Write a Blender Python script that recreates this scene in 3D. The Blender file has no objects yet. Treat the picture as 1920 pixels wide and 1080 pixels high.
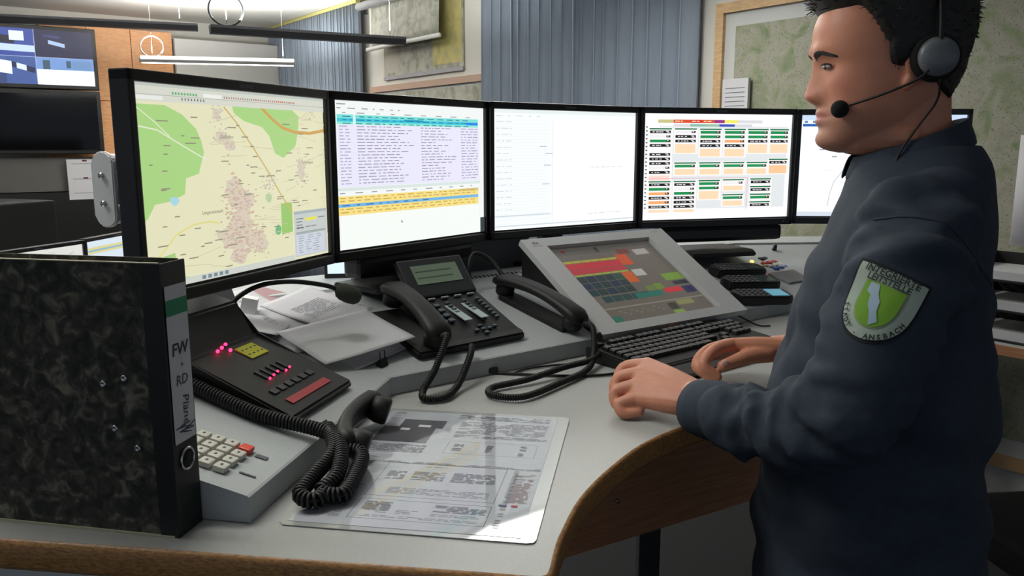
import bpy, bmesh, math, random
from mathutils import Vector, Matrix, noise
PI = math.pi
random.seed(7)
S = bpy.context.scene
COL = S.collection
R = math.radians
ZC = 1.53          # camera height
DESK = 1.085       # desk top height
CEIL = 2.80

# ---------------------------------------------------------------- camera, world, exposure
cam = bpy.data.cameras.new('camera'); camo = bpy.data.objects.new('camera', cam); COL.objects.link(camo)
cam.sensor_width = 36; cam.lens = 36 * 1522.7 / 1920; cam.clip_start = .02
camo.location = (0, 0, ZC); camo.rotation_euler = (PI/2 - .1741, 0, 0)
S.camera = camo
S.view_settings.view_transform = 'Standard'; S.view_settings.look = 'None'
S.view_settings.gamma = 1; S.view_settings.use_curve_mapping = False; S.view_settings.exposure = 0
wd = bpy.data.worlds.new('world'); S.world = wd; wd.use_nodes = True
wd.node_tree.nodes['Background'].inputs[0].default_value = (.75, .85, 1, 1)
wd.node_tree.nodes['Background'].inputs[1].default_value = .28

def area(name, loc, size, power, rot, color=(1, 1, 1)):
    l = bpy.data.lights.new(name, 'AREA'); l.shape = 'RECTANGLE'; l.size, l.size_y = size
    l.energy = power; l.color = color
    o = bpy.data.objects.new(name, l); COL.objects.link(o); o.location = loc; o.rotation_euler = rot
    return o
LAMPS = [  # x, y, z, length, direction (deg), uplight W, downlight W, width
    (-2.84, 5.60, 2.33, 1.42, 21, 70, 0, .09),
    (-1.15, 4.86, 2.15, 1.12, 28, 45, 0, .075),
    (-2.52, 7.22, 2.24, 1.27, 13, 60, 12, .07),
    (0.14, 3.42, 2.40, 1.35, 36, 14, 15, .48),
    (-2.6, 3.0, 2.40, 1.35, 24, 20, 20, .16),  # out of view, added to bring in more light from the left
    (-1.0, 1.25, 2.40, 1.50, 24, 15, 12, .16),  # out of view, added above the desk to brighten console and desktop
]
for (x, y, z, ln, a, up, dn, w) in LAMPS:
    if up: area('uplight', (x, y, z + .06), (ln*.95, w*.8), up, (PI, 0, R(a)), (1, .99, .95))
    if dn: area('downlight', (x, y, z - .035), (ln*.95, w*.8), dn, (0, 0, R(a)), (1, .99, .95))

# ---------------------------------------------------------------- materials
def newmat(name):
    m = bpy.data.materials.new(name); m.use_nodes = True
    return m, m.node_tree, m.node_tree.nodes['Principled BSDF']
def lin(c): return tuple(((v/255)/12.92 if v/255 <= .04045 else ((v/255+.055)/1.055)**2.4) for v in c)
MC = {}
def mat(name, rgb, rough=.5, metal=0, bump=0, scale=200, var=0, vscale=20, coat=0, stretch=None):
    """principled material: rgb in display values, noise variation of colour and bump"""
    if name in MC: return MC[name]
    m, nt, b = newmat(name); L = nt.links; N = nt.nodes
    c = lin(rgb)
    b.inputs['Base Color'].default_value = (*c, 1); b.inputs['Roughness'].default_value = rough
    b.inputs['Metallic'].default_value = metal; b.inputs['Coat Weight'].default_value = coat
    b.inputs['Coat Roughness'].default_value = .04
    tc = N.new('ShaderNodeTexCoord'); src = tc.outputs['Object']
    if stretch:
        mp = N.new('ShaderNodeMapping'); mp.inputs['Scale'].default_value = stretch
        L.new(src, mp.inputs['Vector']); src = mp.outputs['Vector']
    if var:
        n = N.new('ShaderNodeTexNoise'); n.inputs['Scale'].default_value = vscale; n.inputs['Detail'].default_value = 5
        L.new(src, n.inputs['Vector'])
        r = N.new('ShaderNodeValToRGB'); r.color_ramp.elements[0].position = .3; r.color_ramp.elements[1].position = .7
        r.color_ramp.elements[0].color = (*[v*(1-var) for v in c], 1); r.color_ramp.elements[1].color = (*[min(1, v*(1+var)) for v in c], 1)
        L.new(n.outputs['Fac'], r.inputs['Fac']); L.new(r.outputs['Color'], b.inputs['Base Color'])
    if bump:
        n2 = N.new('ShaderNodeTexNoise'); n2.inputs['Scale'].default_value = scale; n2.inputs['Detail'].default_value = 4
        L.new(src, n2.inputs['Vector'])
        bp = N.new('ShaderNodeBump'); bp.inputs['Strength'].default_value = bump; bp.inputs['Distance'].default_value = .002
        L.new(n2.outputs['Fac'], bp.inputs['Height']); L.new(bp.outputs['Normal'], b.inputs['Normal'])
    MC[name] = m
    return m
def emi(rgb, st=1.0):
    key = ('e', rgb, st)
    if key in MC: return MC[key]
    m, nt, b = newmat('glow_%d_%d_%d' % rgb)
    b.inputs['Base Color'].default_value = (0.01, .01, .01, 1); b.inputs['Roughness'].default_value = .35
    b.inputs['Emission Color'].default_value = (*lin(rgb), 1); b.inputs['Emission Strength'].default_value = st
    MC[key] = m
    return m
def ramp_mat(name, stops, scale, detail=8, rough=.7, speck=None, bump=0, dist=0):
    m, nt, b = newmat(name); N = nt.nodes; L = nt.links
    tc = N.new('ShaderNodeTexCoord')
    n = N.new('ShaderNodeTexNoise'); n.inputs['Scale'].default_value = scale; n.inputs['Detail'].default_value = detail
    n.inputs['Distortion'].default_value = dist
    L.new(tc.outputs['Object'], n.inputs['Vector'])
    r = N.new('ShaderNodeValToRGB'); cr = r.color_ramp
    while len(cr.elements) < len(stops): cr.elements.new(.5)
    for e, (p, c) in zip(cr.elements, stops): e.position = p; e.color = (*lin(c), 1)
    L.new(n.outputs['Fac'], r.inputs['Fac']); out = r.outputs['Color']
    if speck:
        sc, thr, c = speck
        n2 = N.new('ShaderNodeTexNoise'); n2.inputs['Scale'].default_value = sc; n2.inputs['Detail'].default_value = 3
        L.new(tc.outputs['Object'], n2.inputs['Vector'])
        r2 = N.new('ShaderNodeValToRGB'); r2.color_ramp.elements[0].position = thr; r2.color_ramp.elements[1].position = thr+.04
        r2.color_ramp.elements[0].color = (0, 0, 0, 1); r2.color_ramp.elements[1].color = (1, 1, 1, 1)
        L.new(n2.outputs['Fac'], r2.inputs['Fac'])
        mx = N.new('ShaderNodeMix'); mx.data_type = 'RGBA'
        L.new(r2.outputs['Color'], mx.inputs[0]); L.new(out, mx.inputs[6]); mx.inputs[7].default_value = (*lin(c), 1)
        out = mx.outputs[2]
    L.new(out, b.inputs['Base Color']); b.inputs['Roughness'].default_value = rough
    if bump:
        bp = N.new('ShaderNodeBump'); bp.inputs['Strength'].default_value = bump; bp.inputs['Distance'].default_value = .001
        L.new(n.outputs['Fac'], bp.inputs['Height']); L.new(bp.outputs['Normal'], b.inputs['Normal'])
    return m
def wood(name, a, bcol, sx=(1, 1, 14), rough=.45):
    m, nt, b = newmat(name); N = nt.nodes; L = nt.links
    tc = N.new('ShaderNodeTexCoord'); mp = N.new('ShaderNodeMapping'); mp.inputs['Scale'].default_value = sx
    L.new(tc.outputs['Object'], mp.inputs['Vector'])
    n = N.new('ShaderNodeTexNoise'); n.inputs['Scale'].default_value = 9; n.inputs['Detail'].default_value = 7; n.inputs['Distortion'].default_value = .6
    L.new(mp.outputs['Vector'], n.inputs['Vector'])
    r = N.new('ShaderNodeValToRGB'); r.color_ramp.elements[0].position = .35; r.color_ramp.elements[1].position = .62
    r.color_ramp.elements[0].color = (*lin(a), 1); r.color_ramp.elements[1].color = (*lin(bcol), 1)
    L.new(n.outputs['Fac'], r.inputs['Fac']); L.new(r.outputs['Color'], b.inputs['Base Color'])
    b.inputs['Roughness'].default_value = rough
    return m

M_desk = mat('desk_laminate', (172, 174, 171), .42, var=.04, vscale=300, bump=.05, scale=500)
M_console = mat('console_grey', (170, 175, 176), .5, var=.04, vscale=400, bump=.05, scale=600)
M_panelgrey = mat('panel_grey', (120, 122, 124), .5)
M_black = mat('black_plastic', (11, 11, 12), .55, bump=.04, scale=800)
M_bezel = mat('bezel_black', (9, 9, 11), .35)
M_dkgrey = mat('dark_grey_plastic', (42, 44, 46), .45)
M_white = mat('white_plastic', (224, 224, 222), .4)
M_paper = mat('paper', (196, 196, 200), .8)
M_ink = mat('ink', (95, 95, 100), .8)
M_inkdk = mat('ink_dark', (45, 50, 70), .8)
M_steel = mat('steel', (190, 190, 190), .25, 1)
M_wall = mat('wall_paint', (205, 203, 196), .9, bump=.15, scale=120)
M_ceil = mat('ceiling_paint', (215, 214, 208), .9, bump=.08, scale=60)
M_floor = mat('dark_carpet', (17, 17, 20), .95, bump=.4, scale=400, var=.2, vscale=90)
M_lamp = mat('lamp_housing', (72, 72, 76), .4, .5)
M_oak = wood('oak_edge', (112, 74, 40), (168, 122, 74), (3, 3, 60))
M_edge_dark = wood('desk_edge_wood', (138, 96, 54), (186, 138, 84), (14, 14, 60))
M_beech = wood('beech_cabinet', (196, 136, 86), (214, 156, 104), (2, 2, 10))
M_frame = wood('pale_wood_frame', (176, 142, 100), (200, 166, 122), (2, 2, 20))
M_brown = wood('brown_veneer', (170, 118, 86), (190, 138, 104), (1, 1, 18))
M_map = ramp_mat('wall_map_paper', [(.30, (104, 122, 84)), (.42, (136, 142, 114)), (.50, (152, 150, 134)), (.60, (146, 144, 128)), (.74, (122, 136, 96))], 7, 15, .6, (150, .60, (108, 106, 98)), dist=1.2)
M_map2 = ramp_mat('terrain_map_paper', [(.3, (120, 124, 106)), (.5, (156, 156, 144)), (.7, (176, 174, 162))], 12, 14, .6, (150, .62, (118, 116, 108)), dist=.8)
M_mapyellow = ramp_mat('yellow_map_paper', [(.3, (160, 156, 110)), (.7, (196, 184, 110))], 12, 8, .6)
M_curtain = mat('curtain_cloth', (136, 146, 160), .85, bump=.2, scale=700, var=.05, vscale=30, stretch=(1, 1, .2))
M_marble = ramp_mat('marbled_board', [(.38, (34, 34, 28)), (.54, (66, 65, 55)), (.72, (128, 126, 108))], 55, 12, .75, (170, .70, (104, 102, 88)), bump=.15, dist=.8)
M_spine = mat('binder_spine', (12, 12, 12), .5)
M_label = mat('spine_label', (196, 196, 198), .7)
M_green = mat('green_label', (24, 128, 88), .7)
M_skin = None

# ---------------------------------------------------------------- mesh builder
class MB:
    def __init__(self): self.bm = bmesh.new(); self.mats = []
    def mi(self, m):
        if m not in self.mats: self.mats.append(m)
        return self.mats.index(m)
    def faces(self, verts, faces, m, smooth=False, T=None):
        vs = [self.bm.verts.new((T @ Vector(v)) if T else Vector(v)) for v in verts]; i = self.mi(m)
        for f in faces:
            try: fc = self.bm.faces.new([vs[k] for k in f]); fc.material_index = i; fc.smooth = smooth
            except ValueError: pass
        return vs
    def box(self, c, s, m, T=None, bev=0, rz=0):
        x, y, z = [v/2 for v in s]
        B = bmesh.new()
        bmesh.ops.create_cube(B, size=1, matrix=Matrix.Diagonal((*s, 1)))
        if bev: bmesh.ops.bevel(B, geom=B.edges[:], offset=bev, segments=2, affect='EDGES', profile=.6)
        M = Matrix.Translation(c) @ Matrix.Rotation(rz, 4, 'Z')
        if T: M = T @ M
        B.verts.ensure_lookup_table()
        self.faces([M @ v.co for v in B.verts], [[v.index for v in f.verts] for f in B.faces], m, False)
        B.free()
    def prism(self, pts, z0, z1, m, T=None, axis='z', bev=0):
        """polygon pts extruded between z0 and z1 along an axis"""
        def P(a, b, h): return {'z': (a, b, h), 'x': (h, a, b), 'y': (a, h, b)}[axis]
        n = len(pts); B = bmesh.new()
        v0 = [B.verts.new(P(a, b, z0)) for a, b in pts]; v1 = [B.verts.new(P(a, b, z1)) for a, b in pts]
        B.faces.new(v0); B.faces.new(v1[::-1])
        for i in range(n): B.faces.new([v0[i], v0[(i+1) % n], v1[(i+1) % n], v1[i]][::-1])
        if bev:
            ed = [e for e in B.edges if e.calc_length() > bev*2.2]
            bmesh.ops.bevel(B, geom=ed, offset=bev, segments=2, affect='EDGES')
        bmesh.ops.recalc_face_normals(B, faces=B.faces)
        B.verts.index_update()
        self.faces([v.co.copy() for v in B.verts], [[v.index for v in f.verts] for f in B.faces], m, False, T)
        B.free()
    def tube(self, path, r, m, seg=10, T=None, cap=True, closed=False):
        path = [Vector(p) for p in path]; n = len(path)
        rr = r if isinstance(r, (list, tuple)) else [r]*n
        up = None; vs = []; fs = []
        for i, p in enumerate(path):
            if closed: t = path[(i+1) % n]-path[i-1]
            else: t = path[min(i+1, n-1)]-path[max(i-1, 0)]
            if t.length < 1e-9: t = Vector((0, 0, 1))
            t.normalize()
            if up is None:
                up = Vector((0, 0, 1)) if abs(t.z) < .9 else Vector((1, 0, 0))
            a = (up - t*up.dot(t))
            if a.length < 1e-6: a = t.orthogonal()
            a.normalize(); up = a; b = t.cross(a)
            for k in range(seg):
                an = 2*PI*k/seg; vs.append(p + (a*math.cos(an)+b*math.sin(an))*rr[i])
        for i in range(n if closed else n-1):
            j = (i+1) % n
            for k in range(seg):
                l = (k+1) % seg; fs.append([i*seg+k, i*seg+l, j*seg+l, j*seg+k])
        if cap and not closed:
            fs.append(list(range(seg))[::-1]); fs.append([(n-1)*seg+k for k in range(seg)])
        self.faces(vs, fs, m, True, T)
    def ball(self, c, r, m, T=None, seg=14, rot=None):
        r = (r, r, r) if not isinstance(r, (tuple, list)) else r
        vs = []; fs = []; n = seg; h = seg//2+1
        for i in range(h+1):
            th = PI*i/h
            for k in range(n):
                v = Vector((r[0]*math.sin(th)*math.cos(2*PI*k/n), r[1]*math.sin(th)*math.sin(2*PI*k/n), r[2]*math.cos(th)))
                if rot: v = rot @ v
                vs.append(v + Vector(c))
        for i in range(h):
            for k in range(n): fs.append([i*n+k, (i+1)*n+k, (i+1)*n+(k+1) % n, i*n+(k+1) % n])
        st = len(self.bm.verts); self.faces(vs, fs, m, True, T)
    def lathe(self, prof, m, T=None, seg=24):
        vs = []; fs = []
        for (r, z) in prof:
            for k in range(seg): vs.append((max(r, 1e-4)*math.cos(2*PI*k/seg), max(r, 1e-4)*math.sin(2*PI*k/seg), z))
        for i in range(len(prof)-1):
            for k in range(seg): fs.append([i*seg+k, i*seg+(k+1) % seg, (i+1)*seg+(k+1) % seg, (i+1)*seg+k])
        fs.append(list(range(seg))[::-1]); fs.append([(len(prof)-1)*seg+k for k in range(seg)])
        self.faces(vs, fs, m, True, T)
    def loft(self, rings, m, cap=True, T=None, smooth=True):
        n = len(rings[0]); vs = [v for r in rings for v in r]; fs = []
        for i in range(len(rings)-1):
            for k in range(n): fs.append([i*n+k, i*n+(k+1) % n, (i+1)*n+(k+1) % n, (i+1)*n+k])
        if cap: fs.append(list(range(n))[::-1]); fs.append([(len(rings)-1)*n+k for k in range(n)])
        self.faces(vs, fs, m, smooth, T)
    def text(self, s, size, T, m, align='CENTER', bold=0, shear=0):
        cu = bpy.data.curves.new('t', 'FONT'); cu.body = s; cu.size = size; cu.align_x = align; cu.align_y = 'CENTER'; cu.offset = bold; cu.shear = shear
        cu.resolution_u = 2
        o = bpy.data.objects.new('t', cu); COL.objects.link(o); bpy.context.view_layer.update()
        me = o.to_mesh()
        self.faces([v.co.copy() for v in me.vertices], [list(p.vertices) for p in me.polygons], m, False, T)
        o.to_mesh_clear(); bpy.data.objects.remove(o); bpy.data.curves.remove(cu)
    def build(self, name, parent=None, kind=None, world=False, mods=None):
        if world and parent: self.bm.transform(PM[parent.name].inverted())
        bmesh.ops.recalc_face_normals(self.bm, faces=self.bm.faces) if not getattr(self, 'keep', False) else None
        me = bpy.data.meshes.new(name); self.bm.to_mesh(me); self.bm.free()
        for m in self.mats: me.materials.append(m)
        o = bpy.data.objects.new(name, me); COL.objects.link(o)
        if parent: o.parent = parent
        if kind: o['kind'] = kind
        return o
PM = {}
def thing(name, label, cat, M=None, group=None):
    o = bpy.data.objects.new(name, None); COL.objects.link(o); o.empty_display_size = .05
    M = M if M is not None else Matrix.Identity(4)
    o.matrix_world = M; PM[o.name] = M.copy()
    o['label'] = label; o['category'] = cat
    if group: o['group'] = group
    return o
def tag(o, label, cat, group=None):
    o['label'] = label; o['category'] = cat
    if group: o['group'] = group
    return o
def place(x, y, z, rz=0): return Matrix.Translation((x, y, z)) @ Matrix.Rotation(rz, 4, 'Z')
def frame(o, u, v):
    u = Vector(u).normalized(); n = u.cross(Vector(v)).normalized(); v = n.cross(u)
    M = Matrix.Identity(4)
    for i, a in enumerate((u, v, n)):
        for k in range(3): M[k][i] = a[k]
    for k in range(3): M[k][3] = o[k]
    return M
def copy_tree(o, M):
    c = o.copy(); COL.objects.link(c); c.matrix_world = M; PM[c.name] = M.copy()
    def rec(a, b):
        for ch in list(a.children):
            d = ch.copy(); COL.objects.link(d); d.parent = b; rec(ch, d)
    rec(o, c)
    return c
def bez(pts, n=10):
    """Catmull-Rom curve through pts"""
    P = [Vector(p) for p in pts]; P = [P[0]*2-P[1]] + P + [P[-1]*2-P[-2]]; out = []
    for i in range(1, len(P)-2):
        for k in range(n):
            t = k/n; a, b, c, d = P[i-1:i+3]
            out.append(.5*((2*b)+(c-a)*t+(2*a-5*b+4*c-d)*t*t+(3*b-a-3*c+d)*t**3))
    out.append(P[-2]); return out
def coil(path, R0, pitch, per=9):
    """helix around a path"""
    pts = bez(path, 24); out = []; L = 0; up = Vector((0, 0, 1))
    tot = sum((pts[i+1]-pts[i]).length for i in range(len(pts)-1)); step = pitch/per
    i = 0; s = 0; acc = 0; ph = 0
    while i < len(pts)-1:
        seg = (pts[i+1]-pts[i]); sl = seg.length
        while acc <= sl and sl > 1e-9:
            t = seg.normalized(); a = (up-t*up.dot(t))
            a = a.normalized() if a.length > 1e-4 else t.orthogonal().normalized(); b = t.cross(a)
            out.append(pts[i]+t*acc+(a*math.cos(ph)+b*math.sin(ph))*R0); ph += 2*PI/per; acc += step
        acc -= sl; i += 1
    return out

# ================================================================ SETTING
C0 = Vector((-2.65, 9.4, 0)); TR_ = Vector((.595, -.803, 0)).normalized(); NR = Vector((-.803, -.595, 0)).normalized()
TL_ = Vector((-.803, -.595, 0)).normalized(); NL = Vector((.595, -.803, 0)).normalized()
def wr(s, z, d=0): return C0 + TR_*s + NR*d + Vector((0, 0, z))    # point on the right-hand (map) wall
def wl(s, z, d=0): return C0 + TL_*s + NL*d + Vector((0, 0, z))    # point on the left-hand (cabinet) wall
def wbox(b, W, s0, s1, z0, z1, d0, d1, m):
    v = [W(s, z, d) for d in (d0, d1) for z in (z0, z1) for s in (s0, s1)]
    b.faces(v, [[0, 1, 3, 2], [4, 6, 7, 5], [0, 4, 5, 1], [2, 3, 7, 6], [0, 2, 6, 4], [1, 5, 7, 3]], m)
for nm, W, s1 in (('wall_right', wr, 11), ('wall_back', wl, 8)):
    b = MB(); wbox(b, W, -.1, s1, 0, CEIL, -.1, 0, M_wall); b.build(nm, kind='structure')
b = MB(); b.box((0, 4, CEIL+.05), (18, 14, .1), M_ceil); b.build('ceiling', kind='structure')
b = MB(); b.box((0, 4, -.05), (18, 14, .1), M_floor); b.build('floor', kind='structure')
b = MB(); wbox(b, wr, 0, 11, 0, .08, 0, .012, M_white); b.build('baseboard_right', kind='structure')
b = MB(); wbox(b, wl, 0, 8, 0, .08, 0, .012, M_white); b.build('baseboard_back', kind='structure')

def curtain(s0, s1, z0, z1, pitch, label, grp):
    b = MB(); n = int((s1-s0)/pitch*10); vs = []; fs = []
    rnd = [random.uniform(.75, 1.3) for _ in range(400)]
    x = 0; ph = []
    for i in range(n+1):
        ph.append(x); x += 2*PI/10*rnd[i//6]
    tot = ph[-1]
    for j in range(7):
        z = z0+(z1-z0)*j/6
        for i in range(n+1):
            s = s0+(s1-s0)*i/n; q = ph[i]
            d = .09+(.035 if pitch < .1 else .050)*math.sin(q)+.012*math.sin(q*.5+1)*(1-j/8)+.004*noise.noise((s*4, z*1.3, 0))
            vs.append(wr(s+.012*math.sin(2*q), z, d))
    for j in range(6):
        for i in range(n): fs.append([j*(n+1)+i, j*(n+1)+i+1, (j+1)*(n+1)+i+1, (j+1)*(n+1)+i])
    t = thing('curtain', label, 'curtain', Matrix.Translation(wr((s0+s1)/2, z0, .09)), grp)
    b.faces(vs, fs, M_curtain, True); o = b.build('curtain_cloth', t, world=True)
    md = o.modifiers.new('s', 'SOLIDIFY'); md.thickness = .002
    b = MB(); wbox(b, wr, s0-.02, s1+.02, z1+.002, z1+.03, .06, .12, mat('curtain_rail', (176, 170, 104), .5)); b.build('rail', t, world=True)
curtain(.15, 2.28, .05, 2.765, .072, 'grey pleated curtain in the far corner beneath the ceiling rail, left of the rolled map', 'curtains')
curtain(4.25, 6.17, .05, 2.765, .105, 'wide blue-grey pleated curtain between the map pillar and the wooden framed map', 'curtains')

# cabinets on the back wall
def cabinet(s0, s1, z0, z1, label, nd, m, split=None):
    t = thing('wall_cabinet', label, 'cabinet', Matrix.Translation(wl((s0+s1)/2, z0, .2)))
    b = MB(); wbox(b, wl, s0, s1, z0, z1, .005, .38, m); b.build('body', t, world=True)
    for i in range(nd):
        a = s0+(s1-s0)*i/nd; c = s0+(s1-s0)*(i+1)/nd
        for (za, zb) in ([(z0, split), (split, z1)] if split else [(z0, z1)]):
            b = MB(); wbox(b, wl, a+.004, c-.004, za+.004, zb-.004, .382, .40, m); b.build('door', t, world=True)
cabinet(1.2, 2.35, .1, 2.63, 'tall beech cupboard on the back wall between screens and white cupboard', 3, M_beech, 1.95)
cabinet(.12, 1.18, .1, 2.58, 'flat white cupboard front on the back wall beside the curtain corner', 1, mat('white_laminate', (196, 195, 192), .5))

# ---- luminaires
LBL = ['dark suspended ceiling lamp at top left, nearest the wall screens', 'dark suspended ceiling lamp running in front of the corner curtain',
       'lit silver suspended lamp hanging in front of the beech and white cupboards', 'suspended lamp over the console, seen only as a reflection in the desk mat', 'unseen suspended lamp added over the left neighbouring desk for more light', 'unseen suspended lamp added above the near end of the console to brighten it']
for i, (x, y, z, ln, a, up, dn, w) in enumerate(LAMPS):
    t = thing('pendant_lamp', LBL[i], 'ceiling lamp', place(x, y, z, R(a)), 'pendant lamps')
    b = MB(); h = .045
    b.prism([(-w/2, .01), (-w/2*.7, -.022), (w/2*.7, -.022), (w/2, .01), (w/2, .024), (-w/2, .024)], -ln/2, ln/2, M_lamp if i != 2 else mat('lamp_silver', (190, 190, 190), .3, .6), axis='x')
    b.build('housing', t)
    if dn:
        b = MB(); b.box((0, 0, -.0245), (ln*.97, w*.66, .004), emi((255, 253, 246), 8.0)); b.build('diffuser', t)
    if i == 2:
        b = MB(); b.box((0, -w/2-.002, .017), (ln*.98, .004, .030), emi((255, 253, 246), 1.3)); b.build('lens', t)
    for sx in (-.42, .42):
        b = MB(); b.tube([(sx*ln, 0, .024), (sx*ln, 0, CEIL-z-.02)], .0015, M_steel, 6); b.lathe([(.03, CEIL-z-.02), (.03, CEIL-z-.001)], M_steel, Matrix.Translation((sx*ln, 0, 0)), 16)
        b.build('suspension_wire', t)
    if i in (1, 2):
        b = MB(); b.tube([(-ln*.42+.09*math.cos(q*PI/12), .0, .11+.085*math.sin(q*PI/12)) for q in range(24)], .006, M_steel if i == 2 else M_dkgrey, 6, closed=True); b.build('cable_loop', t)
b = MB(); b.lathe([(.08, -.012), (.10, -.001)], M_white, Matrix.Translation((-3.35, 6.6, CEIL)), 24); b.box((-3.1, 6.2, CEIL-.012), (.6, .2, .02), M_white, bev=.004)
tag(b.build('ceiling_vent'), 'small pale vent on the ceiling above the left lamp', 'vent')

# ---- TVs
def tv(z0, z1, label, scr):
    s0, s1 = 1.93, 2.93
    T = frame(wl(s1, z0, .62), -TL_, (0, 0, 1))    # x towards right in view, y up, z to room
    t = thing('wall_screen', label, 'television', T, 'wall screens')
    w = s1-s0; h = z1-z0
    b = MB(); b.box((w/2, h/2, -.03), (w, h, .06), M_bezel, bev=.006); b.build('housing', t)
    b = MB()
    b.box((w/2, h/2, .001), (w-.07, h-.07, .003), mat('dark_glass', (4, 4, 5), .08) if not scr else emi((40, 52, 110), .8))
    if scr:
        W, H = w-.07, h-.07
        def q(u0, v0, u1, v1, c, st=1, k=0, sk=0):
            e = .003+.0003*k
            b.faces([(.035+W*u0, .035+H*(1-v0), e), (.035+W*u1, .035+H*(1-v0-sk), e), (.035+W*u1, .035+H*(1-v1-sk), e), (.035+W*u0, .035+H*(1-v1), e)], [[0, 3, 2, 1]], emi(c, st))
        q(0, 0, .5, .5, (52, 78, 170), .9); q(.5, 0, 1, .5, (24, 28, 74), .9); q(0, .5, .5, 1, (64, 92, 160), 1); q(.5, .5, 1, 1, (120, 158, 220), 1)
        q(0, .28, .5, .40, (200, 222, 255), 1.1, 1, .02); q(.30, .05, .42, .22, (220, 235, 255), 1.2, 2); q(.0, .05, .1, .25, (190, 215, 255), 1, 1)
        q(.05, .12, .34, .26, (10, 16, 50), .7, 1, .02); q(.10, .55, .30, .78, (235, 245, 255), 1.2, 1, .05); q(.30, .60, .49, .70, (26, 40, 90), .7, 2, .1)
        q(.34, .62, .42, .72, (220, 235, 255), 1.1, 3, .04); q(.02, .8, .25, .97, (50, 72, 130), .9, 1, .02)
        q(.62, .18, .76, .25, (180, 205, 245), 1, 1, .06); q(.58, .08, .72, .13, (50, 60, 120), .9, 1, .02)
        q(.5, .72, 1, 1, (235, 245, 255), 1.25, 1); q(.56, .55, .62, .72, (60, 90, 110), 1, 2); q(.76, .55, .80, .68, (60, 90, 110), 1, 2); q(.81, .55, .98, .70, (112, 150, 200), 1, 2)
        q(.5, .0, .505, 1, (180, 200, 240), 1, 4); q(0, .497, 1, .506, (180, 200, 240), 1, 4)
    b.build('screen', t)
    b = MB(); b.box((w/2, h/2, -.34), (.3, .3, .56), M_dkgrey); b.build('wall_mount', t)
tv(2.03, 2.575, 'wall screen at top left showing four blue surveillance pictures', True)
tv(1.45, 2.02, 'switched-off black wall screen under the surveillance screen', False)

t = thing('sideboard', 'dark grey backboard with pinned sheets under the black wall screen', 'sideboard', Matrix.Translation(wl(2.7, 0, .55)))
b = MB(); wbox(b, wl, 1.6, 3.4, 1.11, 1.42, .42, .55, mat('grey_board', (84, 82, 80), .7)); b.build('board', t, world=True)
b = MB(); wbox(b, wl, 1.6, 3.4, .02, 1.10, .42, .60, mat('black_laminate', (14, 14, 15), .4)); b.build('cupboard', t, world=True)
b = MB(); wbox(b, wl, 1.98, 2.26, 1.03, 1.40, .602, .605, M_paper)
for z in (1.13, 1.26, 1.40): wbox(b, wl, 2.01, 2.22, z-.042, z-.038, .605, .606, M_ink)
for z in (1.25, 1.41): wbox(b, wl, 2.09, 2.13, z-.03, z-.014, .605, .607, mat('maroon', (90, 40, 50), .7))
tag(b.build('notice_sheet'), 'two printed notice sheets pinned to the dark grey board beneath the screens', 'paper')

# ---- maps on the map wall
def board(name, s0, s1, z0, z1, label, fm, mm, fw=.05, cat='map', white=.0):
    t = thing(name, label, cat, Matrix.Translation(wr((s0+s1)/2, z0, .02)))
    b = MB()
    for (a, c, e, f) in ((s0, s1, z1-fw, z1), (s0, s1, z0, z0+fw), (s0, s0+fw, z0+fw, z1-fw), (s1-fw, s1, z0+fw, z1-fw)):
        wbox(b, wr, a, c, e, f, .002, .04, fm)
    b.build('frame', t, world=True)
    if white:
        b = MB(); wbox(b, wr, s0+fw, s1-fw, z0+fw, z1-fw, .004, .018, mat('map_margin', (186, 188, 186), .7)); b.build('backing', t, world=True)
    b = MB(); wbox(b, wr, s0+fw+white, s1-fw-white, z0+fw+white, z1-fw-white, .006, .024, mm)
    b.build('map_sheet', t, world=True)
    return t
board('framed_map', 6.26, 10.2, .25, 2.24, 'huge wooden-framed wall map behind the man', M_frame, M_map, .05, white=.07)
board('framed_map', 2.36, 4.2, .95, 2.04, 'map board in reddish wooden frame below the hanging maps', mat('reddish_frame', (170, 140, 124), .5), M_map2, .05, white=.02)
b = MB(); wbox(b, wr, 2.6, 3.86, 2.10, 2.74, .006, .014, M_map2); wbox(b, wr, 3.42, 3.84, 2.15, 2.72, .014, .0155, M_mapyellow); wbox(b, wr, 2.64, 2.86, 2.14, 2.7, .014, .0155, mat('legend', (172, 166, 156), .7))
wbox(b, wr, 2.6, 3.86, 2.085, 2.115, .014, .022, mat('strip', (150, 148, 156), .5))
tag(b.build('wall_map'), 'flat unframed map with yellow right area, behind the roll-down map', 'map')
t = thing('roll_down_map', 'grey terrain map unrolled from a roller, slightly curled, white bottom bar', 'map', Matrix.Translation(wr(3.1, 2.34, .12)))
b = MB(); b.tube([wr(2.42, 2.71, .15), wr(3.75, 2.71, .15)], .035, mat('roller_silver', (150, 150, 152), .35, .4), 14); b.build('roller', t, world=True)
b = MB(); b.box(wr(2.42, 2.71, .10), (.05, .10, .10), M_black); b.tube([wr(2.40, 2.71, .15), wr(2.43, 2.71, .15)], .026, M_white, 14); b.build('bracket', t, world=True)
b = MB(); vs = []; n = 14
for j in range(8):
    z = 2.36+.35*j/7
    for i in range(n+1): s = 2.58+1.12*i/n; vs.append(wr(s, z, .12+.035*(1-j/7)*math.sin(PI*i/n*.9)))
b.faces(vs, [[j*(n+1)+i, j*(n+1)+i+1, (j+1)*(n+1)+i+1, (j+1)*(n+1)+i] for j in range(7) for i in range(n)], M_map2, True)
o = b.build('map_sheet', t, world=True); o.modifiers.new('s', 'SOLIDIFY').thickness = .001
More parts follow.
